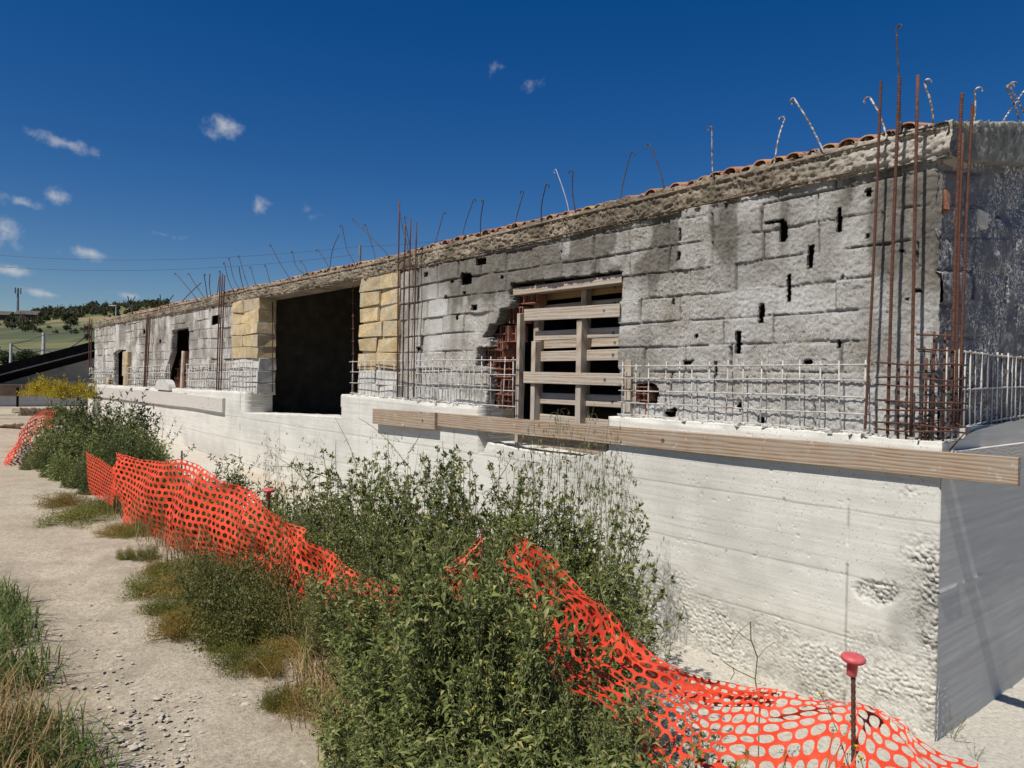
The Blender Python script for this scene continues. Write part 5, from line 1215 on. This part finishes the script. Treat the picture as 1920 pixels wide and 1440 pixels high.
# spires with whorled buds, standing clear of the thicket
def spire(pts, label, r=.010, step=.021, o=1.2, m_='leaf'):
    P = np.array([W(*(lambda sz: (sz[0], o, sz[1]))(L(x_, y_, o))) for x_, y_ in pts]); 
    for _ in range(2):
        Q = [P[0]]
        for a, b_ in zip(P[:-1], P[1:]): Q += [a * .75 + b_ * .25, a * .25 + b_ * .75]
        P = np.array(Q + [P[-1]])
    base = P[0].copy(); g = float(gz(base[0], base[1])); P = np.concatenate([[V3(base[0], base[1], g)], P]) ; org = P[0].copy(); P = P - org
    ln = np.r_[0, np.cumsum(np.linalg.norm(np.diff(P, axis=0), axis=1))]; t0 = ln[1]; ts = np.arange(t0 + .02, ln[-1], step); C_ = np.stack([np.interp(ts, ln, P[:, k]) for k in range(3)], -1); ch = []
    for i, c in enumerate(C_):
        n = 8; D = rng.normal(0, 1, (n, 3)); rr_ = r * (1.15 - .6 * i / len(C_)); ch.append(leaf_arr(np.repeat(c[None], n, 0), D, rng.normal(0, 1, (n, 3)), rr_, rr_ * .8, .1))
    n = 7; i_ = rng.integers(0, max(1, len(C_) // 2), n); D = rng.normal(0, 1, (n, 3)); D[:, 2] = -.5; ch.append(leaf_arr(C_[i_], D, rng.normal(0, 1, (n, 3)), .045, .014, .3))
    put('flower_spire', [('stem', tubes_mesh('stem', [(P, .0026)], M['stem'])), ('foliage', tri_mesh('foliage', ch, M[m_]))], org, 0, 1, label, 'weed', 'flower spires standing clear of the thicket')
for pts, lb in (([(600, 930), (545, 872), (515, 855), (497, 832)], 'flower spire curving left off the thicket towards the small red cap'),
                ([(640, 905), (560, 876), (520, 874), (492, 873)], 'flower spire lying almost level to the left of the thicket'),
                ([(668, 870), (655, 835), (640, 805), (628, 782)], 'flower spire rising to the sill of the wide doorway'),
                ([(630, 880), (629, 850), (630, 826)], 'short straight flower spire on the left of the thicket'),
                ([(770, 880), (730, 828), (700, 800), (672, 784)], 'long flower spire arching left below the short brown board'),
                ([(765, 850), (775, 838), (789, 813)], 'flower spire leaning right below the short brown board'),
                ([(728, 870), (728, 840), (727, 812)], 'upright flower spire in the middle of the thicket top'),
                ([(832, 880), (831, 850), (830, 827)], 'upright flower spire left of the concrete notch'),
                ([(520, 960), (525, 930), (532, 905)], 'small flower spire beside the small red cap')):
    spire(pts, lb)

# wild oats: tall stems with hanging spikelets, in front of the notch
def oat_meshes(seed, h=1.5, ns=5, spread=.12):
    r_ = np.random.default_rng(seed); lines, ch, lv = [], [], []
    for i in range(ns):
        a = r_.uniform(0, 6.28); P = curve((r_.normal(0, .04), r_.normal(0, .04), 0), (spread * math.cos(a), spread * math.sin(a), 1), h * r_.uniform(.75, 1.02), up=-.1, n=9, wob=.02, rng=r_); lines.append((P, np.linspace(.0026, .001, 9)))
        for t in r_.uniform(.66, 1, 15):
            p, d = along(P, [t]); a2 = r_.uniform(0, 6.28); Q = curve(p[0], V3(math.cos(a2), math.sin(a2), .7), r_.uniform(.05, .13), up=-1.6, n=5, rng=r_); lines.append((Q, .0007)); n = r_.integers(1, 4)
            qp, qd = along(Q, r_.uniform(.7, 1, n)); ch.append(leaf_arr(qp, np.tile(V3(0, 0, -1), (n, 1)) + r_.normal(0, .25, (n, 3)), r_.normal(0, 1, (n, 3)), .030, .0075, 0))
        for t in (.2, .38, .55): 
            p, d = along(P, [t]); a2 = r_.uniform(0, 6.28); lv.append(leaf_arr(p, np.array([[math.cos(a2), math.sin(a2), .7]]), np.array([[0, 0, 1.]]), .25, .009, .5))
    return [('stem', tubes_mesh('stem', lines, M['oat'])), ('foliage', tri_mesh('foliage', ch + lv, M['oat']))]
OT = [oat_meshes(i) for i in range(3)]
for (px, Y, yt) in ((1015, 6.6, 735), (1035, 6.3, 742), (1075, 6.7, 775), (1098, 6.55, 790), (1120, 6.7, 765), (1142, 6.45, 772), (1150, 6.6, 800), (985, 6.8, 800), (1160, 6.4, 850), (700, 7.3, 815), (760, 7.2, 822), (735, 7.4, 828), (520, 8.2, 792), (545, 8.0, 800)):
    put_px('wild_oat', OT[rng.integers(3)], px, Y, yt, 1.48, 'wild oat with drooping spikelets rising from the thicket before the concrete wall', 'grass', 'wild oats along the thicket', rng.uniform(0, 6.3), .8)

# dry forked plant in front of the rough concrete
def polyl(pts, Y): return [at(x_, y_, Y) for x_, y_ in pts]
Yd = 4.6; ls = [[(1424, 1320), (1416, 1275), (1420, 1232), (1408, 1200), (1407, 1166)], [(1420, 1234), (1436, 1215), (1453, 1204)], [(1416, 1273), (1380, 1256), (1357, 1241)], [(1407, 1166), (1385, 1185), (1372, 1206)], [(1409, 1203), (1390, 1190), (1382, 1183)], [(1374, 1252), (1377, 1262), (1370, 1274)]]
P0 = at(1424, 1320, Yd); org = V3(P0[0], P0[1], float(gz(P0[0], P0[1])) - .02); lines = []
for i, l in enumerate(ls):
    P = np.array(polyl(l, Yd)) - org
    if i == 0: P = np.concatenate([[V3(0, 0, 0)], P])
    lines.append((P, .0042 if i == 0 else .0028))
put('dry_forked_plant', [('stem', tubes_mesh('stem', lines, M['stem']))], org, 0, 1, 'bare dry forked stem in front of the rough lower concrete', 'plant')

# bushes ------------------------------------------------------------
BO = [bush_meshes(i, (.5, .5, .42), 8000, .019, .009, 'leaf_olive', 18) for i in range(3)]
BD = [bush_meshes(20 + i, (.62, .62, .8), 8500, .05, .021, 'leaf_dark', 20, spikes=26) for i in range(3)]
BG_ = [bush_meshes(40 + i, (.6, .6, .7), 6500, .045, .016, 'leaf', 20, spikes=40) for i in range(3)]
for (px, Y, yt, w, lb) in ((430, 5.0, 995, .75, 'low olive green bush with tiny leaves covering the foot of the sunlit net'), (510, 4.75, 1005, .8, 'small leaved olive bush just right of the foot of the sunlit net'),
                       (470, 4.7, 1050, .8, 'dense small leaved bush spreading onto the path below the net'), (540, 4.45, 1080, .8, 'small leaved bush at the ragged end of the sunlit net'), (415, 5.3, 1030, .65, 'small leaved mound on the path side of the sunlit net'),
                       ):
    put_px('small_leaved_bush', BO[rng.integers(3)], px, Y, yt, .40, lb, 'bush', None, rng.uniform(0, 6.3), w)
BR = [bush_meshes(50 + i, (.40, .40, .75), 8500, .024, .011, 'leaf_olive', 26, spikes=14) for i in range(2)]
for (px, Y, yt, w, lb) in ((600, 5.2, 958, .9, 'rounded small leaved bush between the sunlit net and the thicket'), (665, 5.0, 955, 1.0, 'rounded dense bush in the left of the thicket'), (740, 4.9, 965, 1.0, 'rounded dense bush in the middle of the thicket')):
    put_px('small_leaved_bush', BR[rng.integers(2)], px, Y, yt, .86, lb, 'bush', None, rng.uniform(0, 6.3), w)
for (px, Y, yt) in ((600, 4.0, 1120), (625, 3.85, 1150), (655, 3.95, 1075), (685, 3.75, 1110), (715, 3.85, 1060), (745, 3.7, 1095), (775, 3.8, 1050), (800, 3.6, 1075), (640, 3.7, 1200), (670, 3.55, 1185), (700, 3.5, 1160), (610, 4.1, 1065), (640, 4.0, 1040), (668, 3.95, 1055), (700, 3.9, 1085), (732, 3.85, 1075), (760, 3.85, 1070), (590, 4.2, 1100)):
    put_px('broad_leaved_weed', WV[rng.integers(6)], px, Y, yt, 1.0, L_F, 'weed', G_F, rng.uniform(0, 6.3), 1.0)
for (px, Y, yt) in ((800, 2.95, 1120), (830, 2.9, 1095), (858, 2.85, 1110), (885, 2.9, 1085), (910, 2.85, 1060), (930, 2.8, 1095), (955, 2.8, 1130), (980, 2.75, 1175), (1000, 2.7, 1225), (1030, 2.65, 1270), (1060, 2.6, 1310), (1090, 2.55, 1340), (1120, 2.5, 1375), (845, 2.8, 1170), (900, 2.75, 1160), (940, 2.7, 1200), (870, 3.0, 1050), (820, 3.05, 1070), (875, 3.05, 1012), (905, 3.0, 1020), (940, 2.95, 1045), (860, 3.1, 1030), (925, 3.0, 1030), (1150, 2.5, 1400), (1190, 2.45, 1420)):
    put_px('broad_leaved_weed', (WL if px % 20 else WV)[rng.integers(4)], px + rng.normal(0, 6), Y, yt, .9, L_F, 'weed', G_F, rng.uniform(0, 6.3), .75)
for (px, Y, yt, lb) in ((285, 9.2, 830, 'leafy bush behind the folded corner of the orange net'), (325, 8.9, 818, 'leafy bush against the white wall above the folded net'), (365, 8.4, 816, 'taller leafy bush behind the peak of the orange net'), (405, 8.0, 838, 'loose leafy bush right of the net peak against the white wall'), (445, 7.6, 866, 'sparse leafy bush left of the small red cap'), (475, 7.3, 850, 'lanky bush stem just left of the small red cap')):
    put_px('leafy_bush', BG_[rng.integers(3)], px, Y, yt, .95, lb, 'bush', None, rng.uniform(0, 6.3), .95)
for (px, Y, yt, w, lb) in ((205, 13.2, 772, .85, 'tall bush rising against the far white wall'), (160, 14.2, 762, .9, 'tall dark bush below the yellow broom'), (232, 12.2, 790, .8, 'dark bush closest to the far white wall'), (120, 13.0, 800, .9, 'dark bush in the middle of the far hedge'),
                       (180, 11.0, 818, .9, 'dark bush in front of the far hedge'), (80, 12.5, 830, .9, 'bush beside the far net at the end of the path'), (140, 10.6, 845, .9, 'low dark bush behind the slanting net'), (55, 13.2, 850, .75, 'low bush at the left end of the far hedge'), (100, 11.0, 868, .8, 'low bush on the edge of the path far left'), (150, 12.4, 785, 1.0, 'dark bush filling the middle back of the far hedge'), (200, 12.0, 795, 1.0, 'dark bush right of the middle of the far hedge'), (60, 11.8, 858, .9, 'dark bush on the path side of the far hedge'), (125, 11.6, 835, 1.0, 'dark bush at the centre front of the far hedge'), (170, 10.2, 862, .9, 'bush just left of the slanting net'), (130, 10.0, 895, .9, 'low bush overhanging the path by the mat plants'), (245, 11.5, 822, .8, 'bush touching the white wall right of the far hedge'), (215, 10.4, 838, .7, 'bush between the far hedge and the slanting net'), (175, 9.6, 888, .7, 'low bush at the foot of the slanting net')):
    put_px('dark_bush', (BD if px % 2 else BG_)[rng.integers(3)], px, Y, yt, .66, lb, 'bush', None, rng.uniform(0, 6.3), w)
BM = [bush_meshes(60 + i, (1.25, 1.25, 1.0), 6000, .085, .04, 'broom', 26, spikes=34) for i in range(2)]
for (px, Y, yt, s, lb) in ((80, 29, 706, .62, 'left yellow flowering broom in front of the grey shed'), (132, 28, 700, .78, 'right yellow flowering broom beside the far end of the building')):
    p = at(px, yt, Y); g = float(gz(p[0], p[1])); put('yellow_broom', BM[rng.integers(2)], (p[0], p[1], p[2] - 1.2 * s), rng.uniform(0, 6), s, lb, 'bush')
for (px, Y, yt, lb) in ((112, 24, 745, 'dark shrub below the left yellow broom'), (140, 23, 748, 'dark shrub below the right yellow broom')):
    put_px('dark_shrub', BD[rng.integers(3)], px, Y, yt, .98, lb, 'bush', None, rng.uniform(0, 6), .8)

for (px, Y, yt) in ((262, 7.1, 905), (300, 6.7, 925), (345, 6.3, 940), (390, 6.0, 965), (440, 5.5, 960), (475, 5.2, 955), (505, 5.0, 975), (285, 6.9, 930), (425, 5.6, 985), (540, 4.8, 1000)):
    put_px('lanky_weed', WS[rng.integers(3)], px, Y, yt, 1.0, 'thin pale weed stem standing in front of the sunlit net', 'weed', 'thin weeds in front of the sunlit net', rng.uniform(0, 6.3), .7)
# grasses ------------------------------------------------------------
def blades(P, H, Wd, lean, m_name, name, label=None, cat=None):
    n = len(P); a = rng.uniform(0, 6.28, n); d = np.stack([np.cos(a), np.sin(a), 0 * a], -1); l = (lean * rng.uniform(.2, 1.3, n))[:, None]; sd = np.stack([-np.sin(a), np.cos(a), 0 * a], -1) * (Wd * rng.uniform(.7, 1.3, n))[:, None]
    H = H[:, None]; up = V3(0, 0, 1); m1 = P + up * H * .5 + d * H * l * .3; m2 = P + up * H * .85 + d * H * l * .8; tp = P + up * H * (1 - .2 * l) + d * H * l * 1.35
    Vv = np.stack([P - sd, P + sd, m1 - sd * .9, m1 + sd * .9, m2 - sd * .5, m2 + sd * .5, tp], 1).reshape(-1, 3); b_ = (np.arange(n) * 7)[:, None]
    F = np.concatenate([b_ + np.array([t]) for t in ((0, 1, 3), (0, 3, 2), (2, 3, 5), (2, 5, 4), (4, 5, 6))])
    org = P.mean(0); org[2] = 0; ob = link(name, mesh_np(name, Vv - org, F, M[m_name])); ob.location = tuple(org); return ob
def scatter(polys, n, dens=None):
    out = []
    for poly in polys:
        g = [G(x_, y_)[:2] for x_, y_ in poly]; gx_, gy_ = np.array(g).T; k_ = 0
        p = np.stack([rng.uniform(gx_.min(), gx_.max(), n), rng.uniform(gy_.min(), gy_.max(), n)], -1); m_ = inpoly(p[:, 0] + rng.normal(0, .05, n), p[:, 1] + rng.normal(0, .05, n), g); p = p[m_]
        p = p[fbm(p[:, 0] * 2.2, p[:, 1] * 2.2, 3, 14) > (.36 + .0)]; out.append(p)
    p = np.concatenate(out); return np.column_stack([p, gz(p[:, 0], p[:, 1])])
gl = [(-260, 1085), (10, 1115), (48, 1165), (60, 1230), (85, 1280), (105, 1330), (140, 1390), (190, 1450), (200, 1700), (-500, 1700)]
P = scatter([gl], 34000); P = P[(vn(P[:, 0] * 3, P[:, 1] * 3, 7) > .18)]
tag(blades(P, rng.uniform(.05, .17, len(P)), np.full(len(P), .0034), 1.0, 'grass', 'green_grass'), kind='stuff')
dl = [(-300, 1290), (5, 1310), (40, 1350), (75, 1420), (85, 1700), (-400, 1700)]
P = scatter([dl], 7000)
tag(blades(P, rng.uniform(.12, .30, len(P)), np.full(len(P), .0022), .6, 'drygrass', 'dry_grass'), kind='stuff')
# dry grass and stalks at the foot of the net
fl = [[(205, 930), (240, 965), (330, 1040), (430, 1075), (520, 1130), (600, 1230), (640, 1300), (600, 1310), (530, 1190), (430, 1110), (330, 1070), (250, 1010), (190, 950)]]
P = scatter(fl, 9000); tag(blades(P, rng.uniform(.12, .42, len(P)), np.full(len(P), .0024), .5, 'drygrass', 'dry_stalks'), kind='stuff')
P = scatter(fl, 4000); tag(blades(P, rng.uniform(.08, .3, len(P)), np.full(len(P), .003), .7, 'grass', 'grass_along_net'), kind='stuff')
P = scatter([[(560, 1230), (700, 1330), (760, 1440), (640, 1440), (560, 1330)]], 3000); tag(blades(P, rng.uniform(.05, .2, len(P)), np.full(len(P), .0022), .8, 'drygrass', 'straw_tufts'), kind='stuff')

# creeping mats on the path margin: countable cushions
def cushion(seed, m_): return bush_meshes(seed, (.5, .5, .16), 9000, .015, .0075, m_, 40)
CG, CY = [cushion(80 + i, 'mat_green') for i in range(3)], [cushion(90 + i, 'mat_yellow') for i in range(2)]
for (px, py, w, d, kind, lb) in ((150, 975, .62, .45, 'g', 'wide green mat plant on the path left of the net foot'), (190, 955, .5, .5, 'g', 'green mat plant against the foot of the slanting net'), (118, 945, .45, .4, 'y', 'yellowish mat plant at the edge of the far path'), (218, 1003, .30, .22, 'y', 'lone round yellow mat plant on the pale path'),
        (236, 1051, .12, .10, 'g', 'tiny left tuft on the path below the yellow mat'), (277, 1050, .16, .12, 'g', 'tiny right tuft on the path below the yellow mat'), (290, 1110, .35, .3, 'g', 'wide mat plant on the path left of the small leaved bush'), (340, 1190, .3, .22, 'y', 'low yellowing mat at the tip of the small leaved bush'), (440, 1190, .3, .25, 'g', 'green mat between the small leaved bush and the bright cushion'), (265, 1000, .3, .3, 'g', 'green mat right of the lone yellow mat'), (330, 1078, .35, .35, 'g', 'green mat plant at the foot of the sunlit net'), (300, 1082, .2, .15, 'y', 'yellowish tuft on the path before the small leaved bush'),
        (350, 1110, .4, .4, 'y', 'yellow green mat plant left of the small leaved bush'), (315, 1150, .28, .2, 'g', 'green mat plant lowest left of the small leaved bush'), (345, 1170, .22, .2, 'y', 'sparse brownish mat below the small leaved bush'), (390, 1150, .4, .4, 'g', 'mat plant joined to the small leaved bush'),
        (455, 1245, .27, .30, 'g', 'bright green cushion plant on the open path in the foreground'), (500, 1262, .17, .16, 'y', 'yellow brown tuft right of the bright cushion'), (405, 1212, .14, .12, 'g', 'little green tuft above the bright cushion'), (518, 1325, .12, .12, 'g', 'lone dark green tuft in the stony foreground'),
        (575, 1325, .2, .25, 'y', 'sparse straw coloured tuft beside the broad leaved weeds'), (545, 1225, .22, .25, 'y', 'yellow mat below the ragged end of the net'), (480, 1195, .25, .2, 'g', 'green mat under the edge of the small leaved bush'), (700, 1420, .3, .25, 'g', 'olive mat at the bottom edge beside the weeds'), (660, 1360, .2, .2, 'y', 'thin straw mat beside the foreground weeds')):
    p = G(px, py); z = float(gz(p[0], p[1])); c = (CG if kind == 'g' else CY); put('mat_plant', c[rng.integers(len(c))], (p[0], p[1], z - .015), rng.uniform(0, 6.3), (w / .6, d / .6, .75 + .5 * w), lb, 'ground plant')

# loose stones ---------------------------------------------------------
mb = MB(); n = 0
def stone(p, r, flat=.5):
    ico = np.array([[0, 0, 1], [.89, 0, .45], [.28, .85, .45], [-.72, .53, .45], [-.72, -.53, .45], [.28, -.85, .45], [.72, .53, -.45], [-.28, .85, -.45], [-.89, 0, -.45], [-.28, -.85, -.45], [.72, -.53, -.45], [0, 0, -1]]); F = [(0, 1, 2), (0, 2, 3), (0, 3, 4), (0, 4, 5), (0, 5, 1), (1, 6, 2), (2, 7, 3), (3, 8, 4), (4, 9, 5), (5, 10, 1), (6, 7, 2), (7, 8, 3), (8, 9, 4), (9, 10, 5), (10, 6, 1), (11, 7, 6), (11, 8, 7), (11, 9, 8), (11, 10, 9), (11, 6, 10)]
    P = ico * (1 + rng.normal(0, .14, (12, 1))) * np.array([r * rng.uniform(.8, 1.5), r * rng.uniform(.7, 1.1), r * flat]); mb.add(P @ rotz(rng.uniform(0, 6.3)).T + p, F)
for _ in range(1500):
    px, py = rng.uniform(60, 760), 1440 - 420 * rng.random() ** 1.6
    if rng.random() < .55: px, py = rng.uniform(180, 720), rng.uniform(1240, 1460)
    p = G(px, py); 
    if so(p[0], p[1])[1] > 5.6: continue
    p[2] = float(gz(p[0], p[1])) - .004; stone(p, .004 + .012 * rng.random() ** 3.0 + (.014 * rng.random() if rng.random() < .04 else 0), .28)
for _ in range(1700):
    s, o = rng.uniform(-2.2, 4.2), rng.uniform(.05, 2.9); p = W(s, o, 0); p[2] = float(gz(p[0], p[1])); stone(p, .006 + .028 * rng.random() ** 3, .6)
ob = mb.build('loose_stones', M['stone']); ob['kind'] = 'stuff'

# ------------------------------------------------------------------ far things
TR = [bush_meshes(700 + i, (1.5, 1.5, 1.8), 1800, .38, .24, 'tree', 16, stem='bark') for i in range(3)]
OL = [bush_meshes(720 + i, (1.15, 1.15, 1.0), 700, .32, .2, 'olive', 12, stem='bark') for i in range(3)]
def tree(px, py, sc_, kind, label, group=None, lift=.2):
    p = hill_at(px, py); t = (TR if kind == 't' else OL)[rng.integers(3)]; root = empty('hillside_tree', p, rng.uniform(0, 6), label=label, cat='tree', group=group); root.scale = (sc_, sc_, sc_ * rng.uniform(.9, 1.15))
    mb_ = _cache.get('trunk')
    if not mb_:
        q = MB(); q.tube([(0, 0, -.5), (.05, .02, 1), (.0, .05, 2.6)], [.22, .17, .1], 7); _cache['trunk'] = mesh_np('trunk', np.concatenate(q.v), q.f, M['bark'])
    link('trunk', _cache['trunk'], root); cr = link('crown', t[1][1], root); cr.location = (0, 0, lift * 3)
for (px, py, s, lb) in ((86, 577, .8, 'small round tree on the skyline right of the mast'), (54, 582, .7, 'small dark tree on the skyline near the mast'), (103, 577, 1.1, 'larger dark tree on the skyline between mast and building'), (277, 562, 1.25, 'tall dark tree standing highest on the ridge'), (127, 607, 1.35, 'dark round tree alone in the pale field'), (60, 617, .5, 'tiny tree in the middle of the field'), (133, 612, .9, 'low tree beside the round dark tree in the field'), (200, 566, .8, 'tree on the ridge near the roof line'), (160, 570, .8, 'broad tree on the middle of the ridge')):
    tree(px, py, s, 't', lb)
for _ in range(280):
    px = rng.uniform(20, 320); yr = np.interp(px, [0, 60, 130, 200, 300], [592, 588, 582, 575, 570]); py = yr + abs(rng.normal(0, 11)) - 2 + (8 if px < 60 else 0)
    tree(px, py, rng.uniform(.55, 1.0), 'o' if rng.random() < .75 else 't', 'grey green olive tree on the wooded upper hillside', 'olive trees on the upper hillside')
for _ in range(34):
    px = rng.uniform(-10, 300); py = 612 + 30 * vn(np.array([px * .012]), np.array([3.]), 5)[0] + rng.normal(0, 7); tree(px, py, rng.uniform(.3, .75), 'o' if rng.random() < .6 else 't', 'small bush dotted over the open field of the hillside', 'bushes dotted over the hillside field')
for (px, py, s) in ((10, 672, .9), (35, 668, .8), (52, 662, 1.0), (70, 668, .7), (-10, 665, 1.0), (25, 660, .7)):
    p = at(px, py + 18, 75); root = empty('roadside_tree', (p[0], p[1], float(hill_z(p[0], p[1]))), rng.uniform(0, 6), label='dark tree in the clump behind the leaning utility pole left of the shed', cat='tree', group='clump of trees behind the shed'); root.scale = (s * .75,) * 3
    link('trunk', _cache['trunk'], root); cr = link('crown', TR[rng.integers(3)][1][1], root); cr.location = (0, 0, .8)
# poles, mast, wires
def pole(name, px, yt, yb, Y, r, m_, label, cat, extra=None):
    a, b_ = at(px, yt, Y), at(px, yb, Y); root = empty(name, b_, 0, label=label, cat=cat); h = a[2] - b_[2]; mb = MB(); mb.tube([(0, 0, 0), (0, 0, h)], [r, r * .7], 10); mb.build('pole', M[m_], root)
    if extra: extra(root, h)
    return root
def mast_x(root, h):
    mb = MB()
    for k_ in range(6): a = k_ * math.pi / 3; mb.box((1.2 * math.cos(a), 1.2 * math.sin(a), h - 1.2), (.35, .35, 2.6), rotz(a)); mb.tube([(0, 0, h - 1.2), (1.1 * math.cos(a), 1.1 * math.sin(a), h - 1.2)], .06, 5)
    mb.build('antenna', M['mast'], root)
pole('phone_mast', 33, 540, 596, 330, .55, 'mast', 'tall phone mast with antennas on the far ridge', 'mast', mast_x)
def arm_x(root, h):
    mb = MB(); mb.box((0, 0, h - .25), (1.0, .08, .08)); mb.build('crossarm', M['mast'], root)
pole('utility_pole', 81, 624, 690, 62, .17, 'pole', 'pale concrete utility pole with crossarm behind the black roof', 'utility pole', arm_x)
pole('utility_pole', 20, 644, 700, 48, .11, 'pole', 'thin pale pole at the left edge behind the black roof', 'utility pole')
pole('street_light', 217, 573, 620, 110, .08, 'pole', 'slim street light on the hillside just left of the roof edge', 'street light', lambda r_, h: (lambda mb: (mb.box((-.5, 0, h), (1.1, .2, .12)), mb.build('lamp_head', M['pole'], r_)))(MB()))
def pyl(root, h):
    for nm, z, w in (('crossarm', h * .58, 2.6),): 
        mb = MB(); mb.box((0, 0, z), (w, .16, .16)); 
        for x_ in (-w / 2, w / 2, 0): mb.box((x_, 0, z + .3), (.12, .12, .5))
        mb.build(nm, M['mast'], root)
pole('power_pole', 672, 460, 640, 62, .16, 'mast', 'power pole with crossarm rising behind the roof tiles', 'power pole', pyl)
def wire(pts, Ys, r, label, sag=0):
    a, b_ = at(*pts[0], Ys[0]), at(*pts[1], Ys[1]); t = np.linspace(0, 1, 24)[:, None]; P = a * (1 - t) + b_ * t - V3(0, 0, 1) * sag * 4 * t * (1 - t); org = P[12].copy(); mb = MB(); mb.tube(P - org, r, 5); o = mb.build('overhead_wire', M['wire']); o.location = tuple(org); tag(o, label, 'wire', 'overhead wires')
wire([(-40, 475), (672, 462)], (75, 62), .014, 'upper power line crossing the sky to the pole behind the roof', .9)
wire([(-40, 497), (664, 478)], (75, 62), .014, 'lower power line crossing the sky to the pole behind the roof', .9)
wire([(672, 462), (960, 430)], (62, 60), .014, 'power line running right from the pole behind the roof', .3)
wire([(81, 628), (168, 618)], (62, 50), .022, 'upper cable from the concrete pole to the building end', .05)
wire([(81, 655), (168, 624)], (62, 45), .03, 'slack cable sagging from the concrete pole to the building end', .6)
wire([(22, 646), (81, 656)], (48, 62), .03, 'sagging cable between the two pale poles', .35)
wire([(22, 645), (81, 628)], (48, 62), .02, 'taut cable between the two pale poles', .1)
# far houses on the slope
def house(px, py, Y, w, h, label):
    p = at(px, py, Y); p = hill_at(px, py); root = empty('hillside_house', p, .3, label=label, cat='house'); mb = MB(); mb.box((0, 0, h / 2 - .5), (w, 5, h + 1)); mb.build('wall', M['house'], root)
    mb = MB(); mb.add([(-w / 2 - .4, -3, h), (w / 2 + .4, -3, h), (w / 2 + .4, 3, h), (-w / 2 - .4, 3, h), (-w / 2 - .4, 0, h + 1.3), (w / 2 + .4, 0, h + 1.3)], [(0, 1, 5, 4), (2, 3, 4, 5), (0, 4, 3), (1, 2, 5), (3, 2, 1, 0)]); mb.build('roof', M['house_roof'], root)
    for x_ in (-w * .28, w * .05, w * .32):
        mb = MB(); mb.box((x_, -2.53, h * .5), (1.1, .1, 1.3)); mb.build('window', M['crate'], root)
house(8, 600, 250, 4, 1.4, 'small grey house at the left edge of the hillside'); house(54, 600, 250, 5.4, 1.5, 'longer grey house in the field below the ridge')
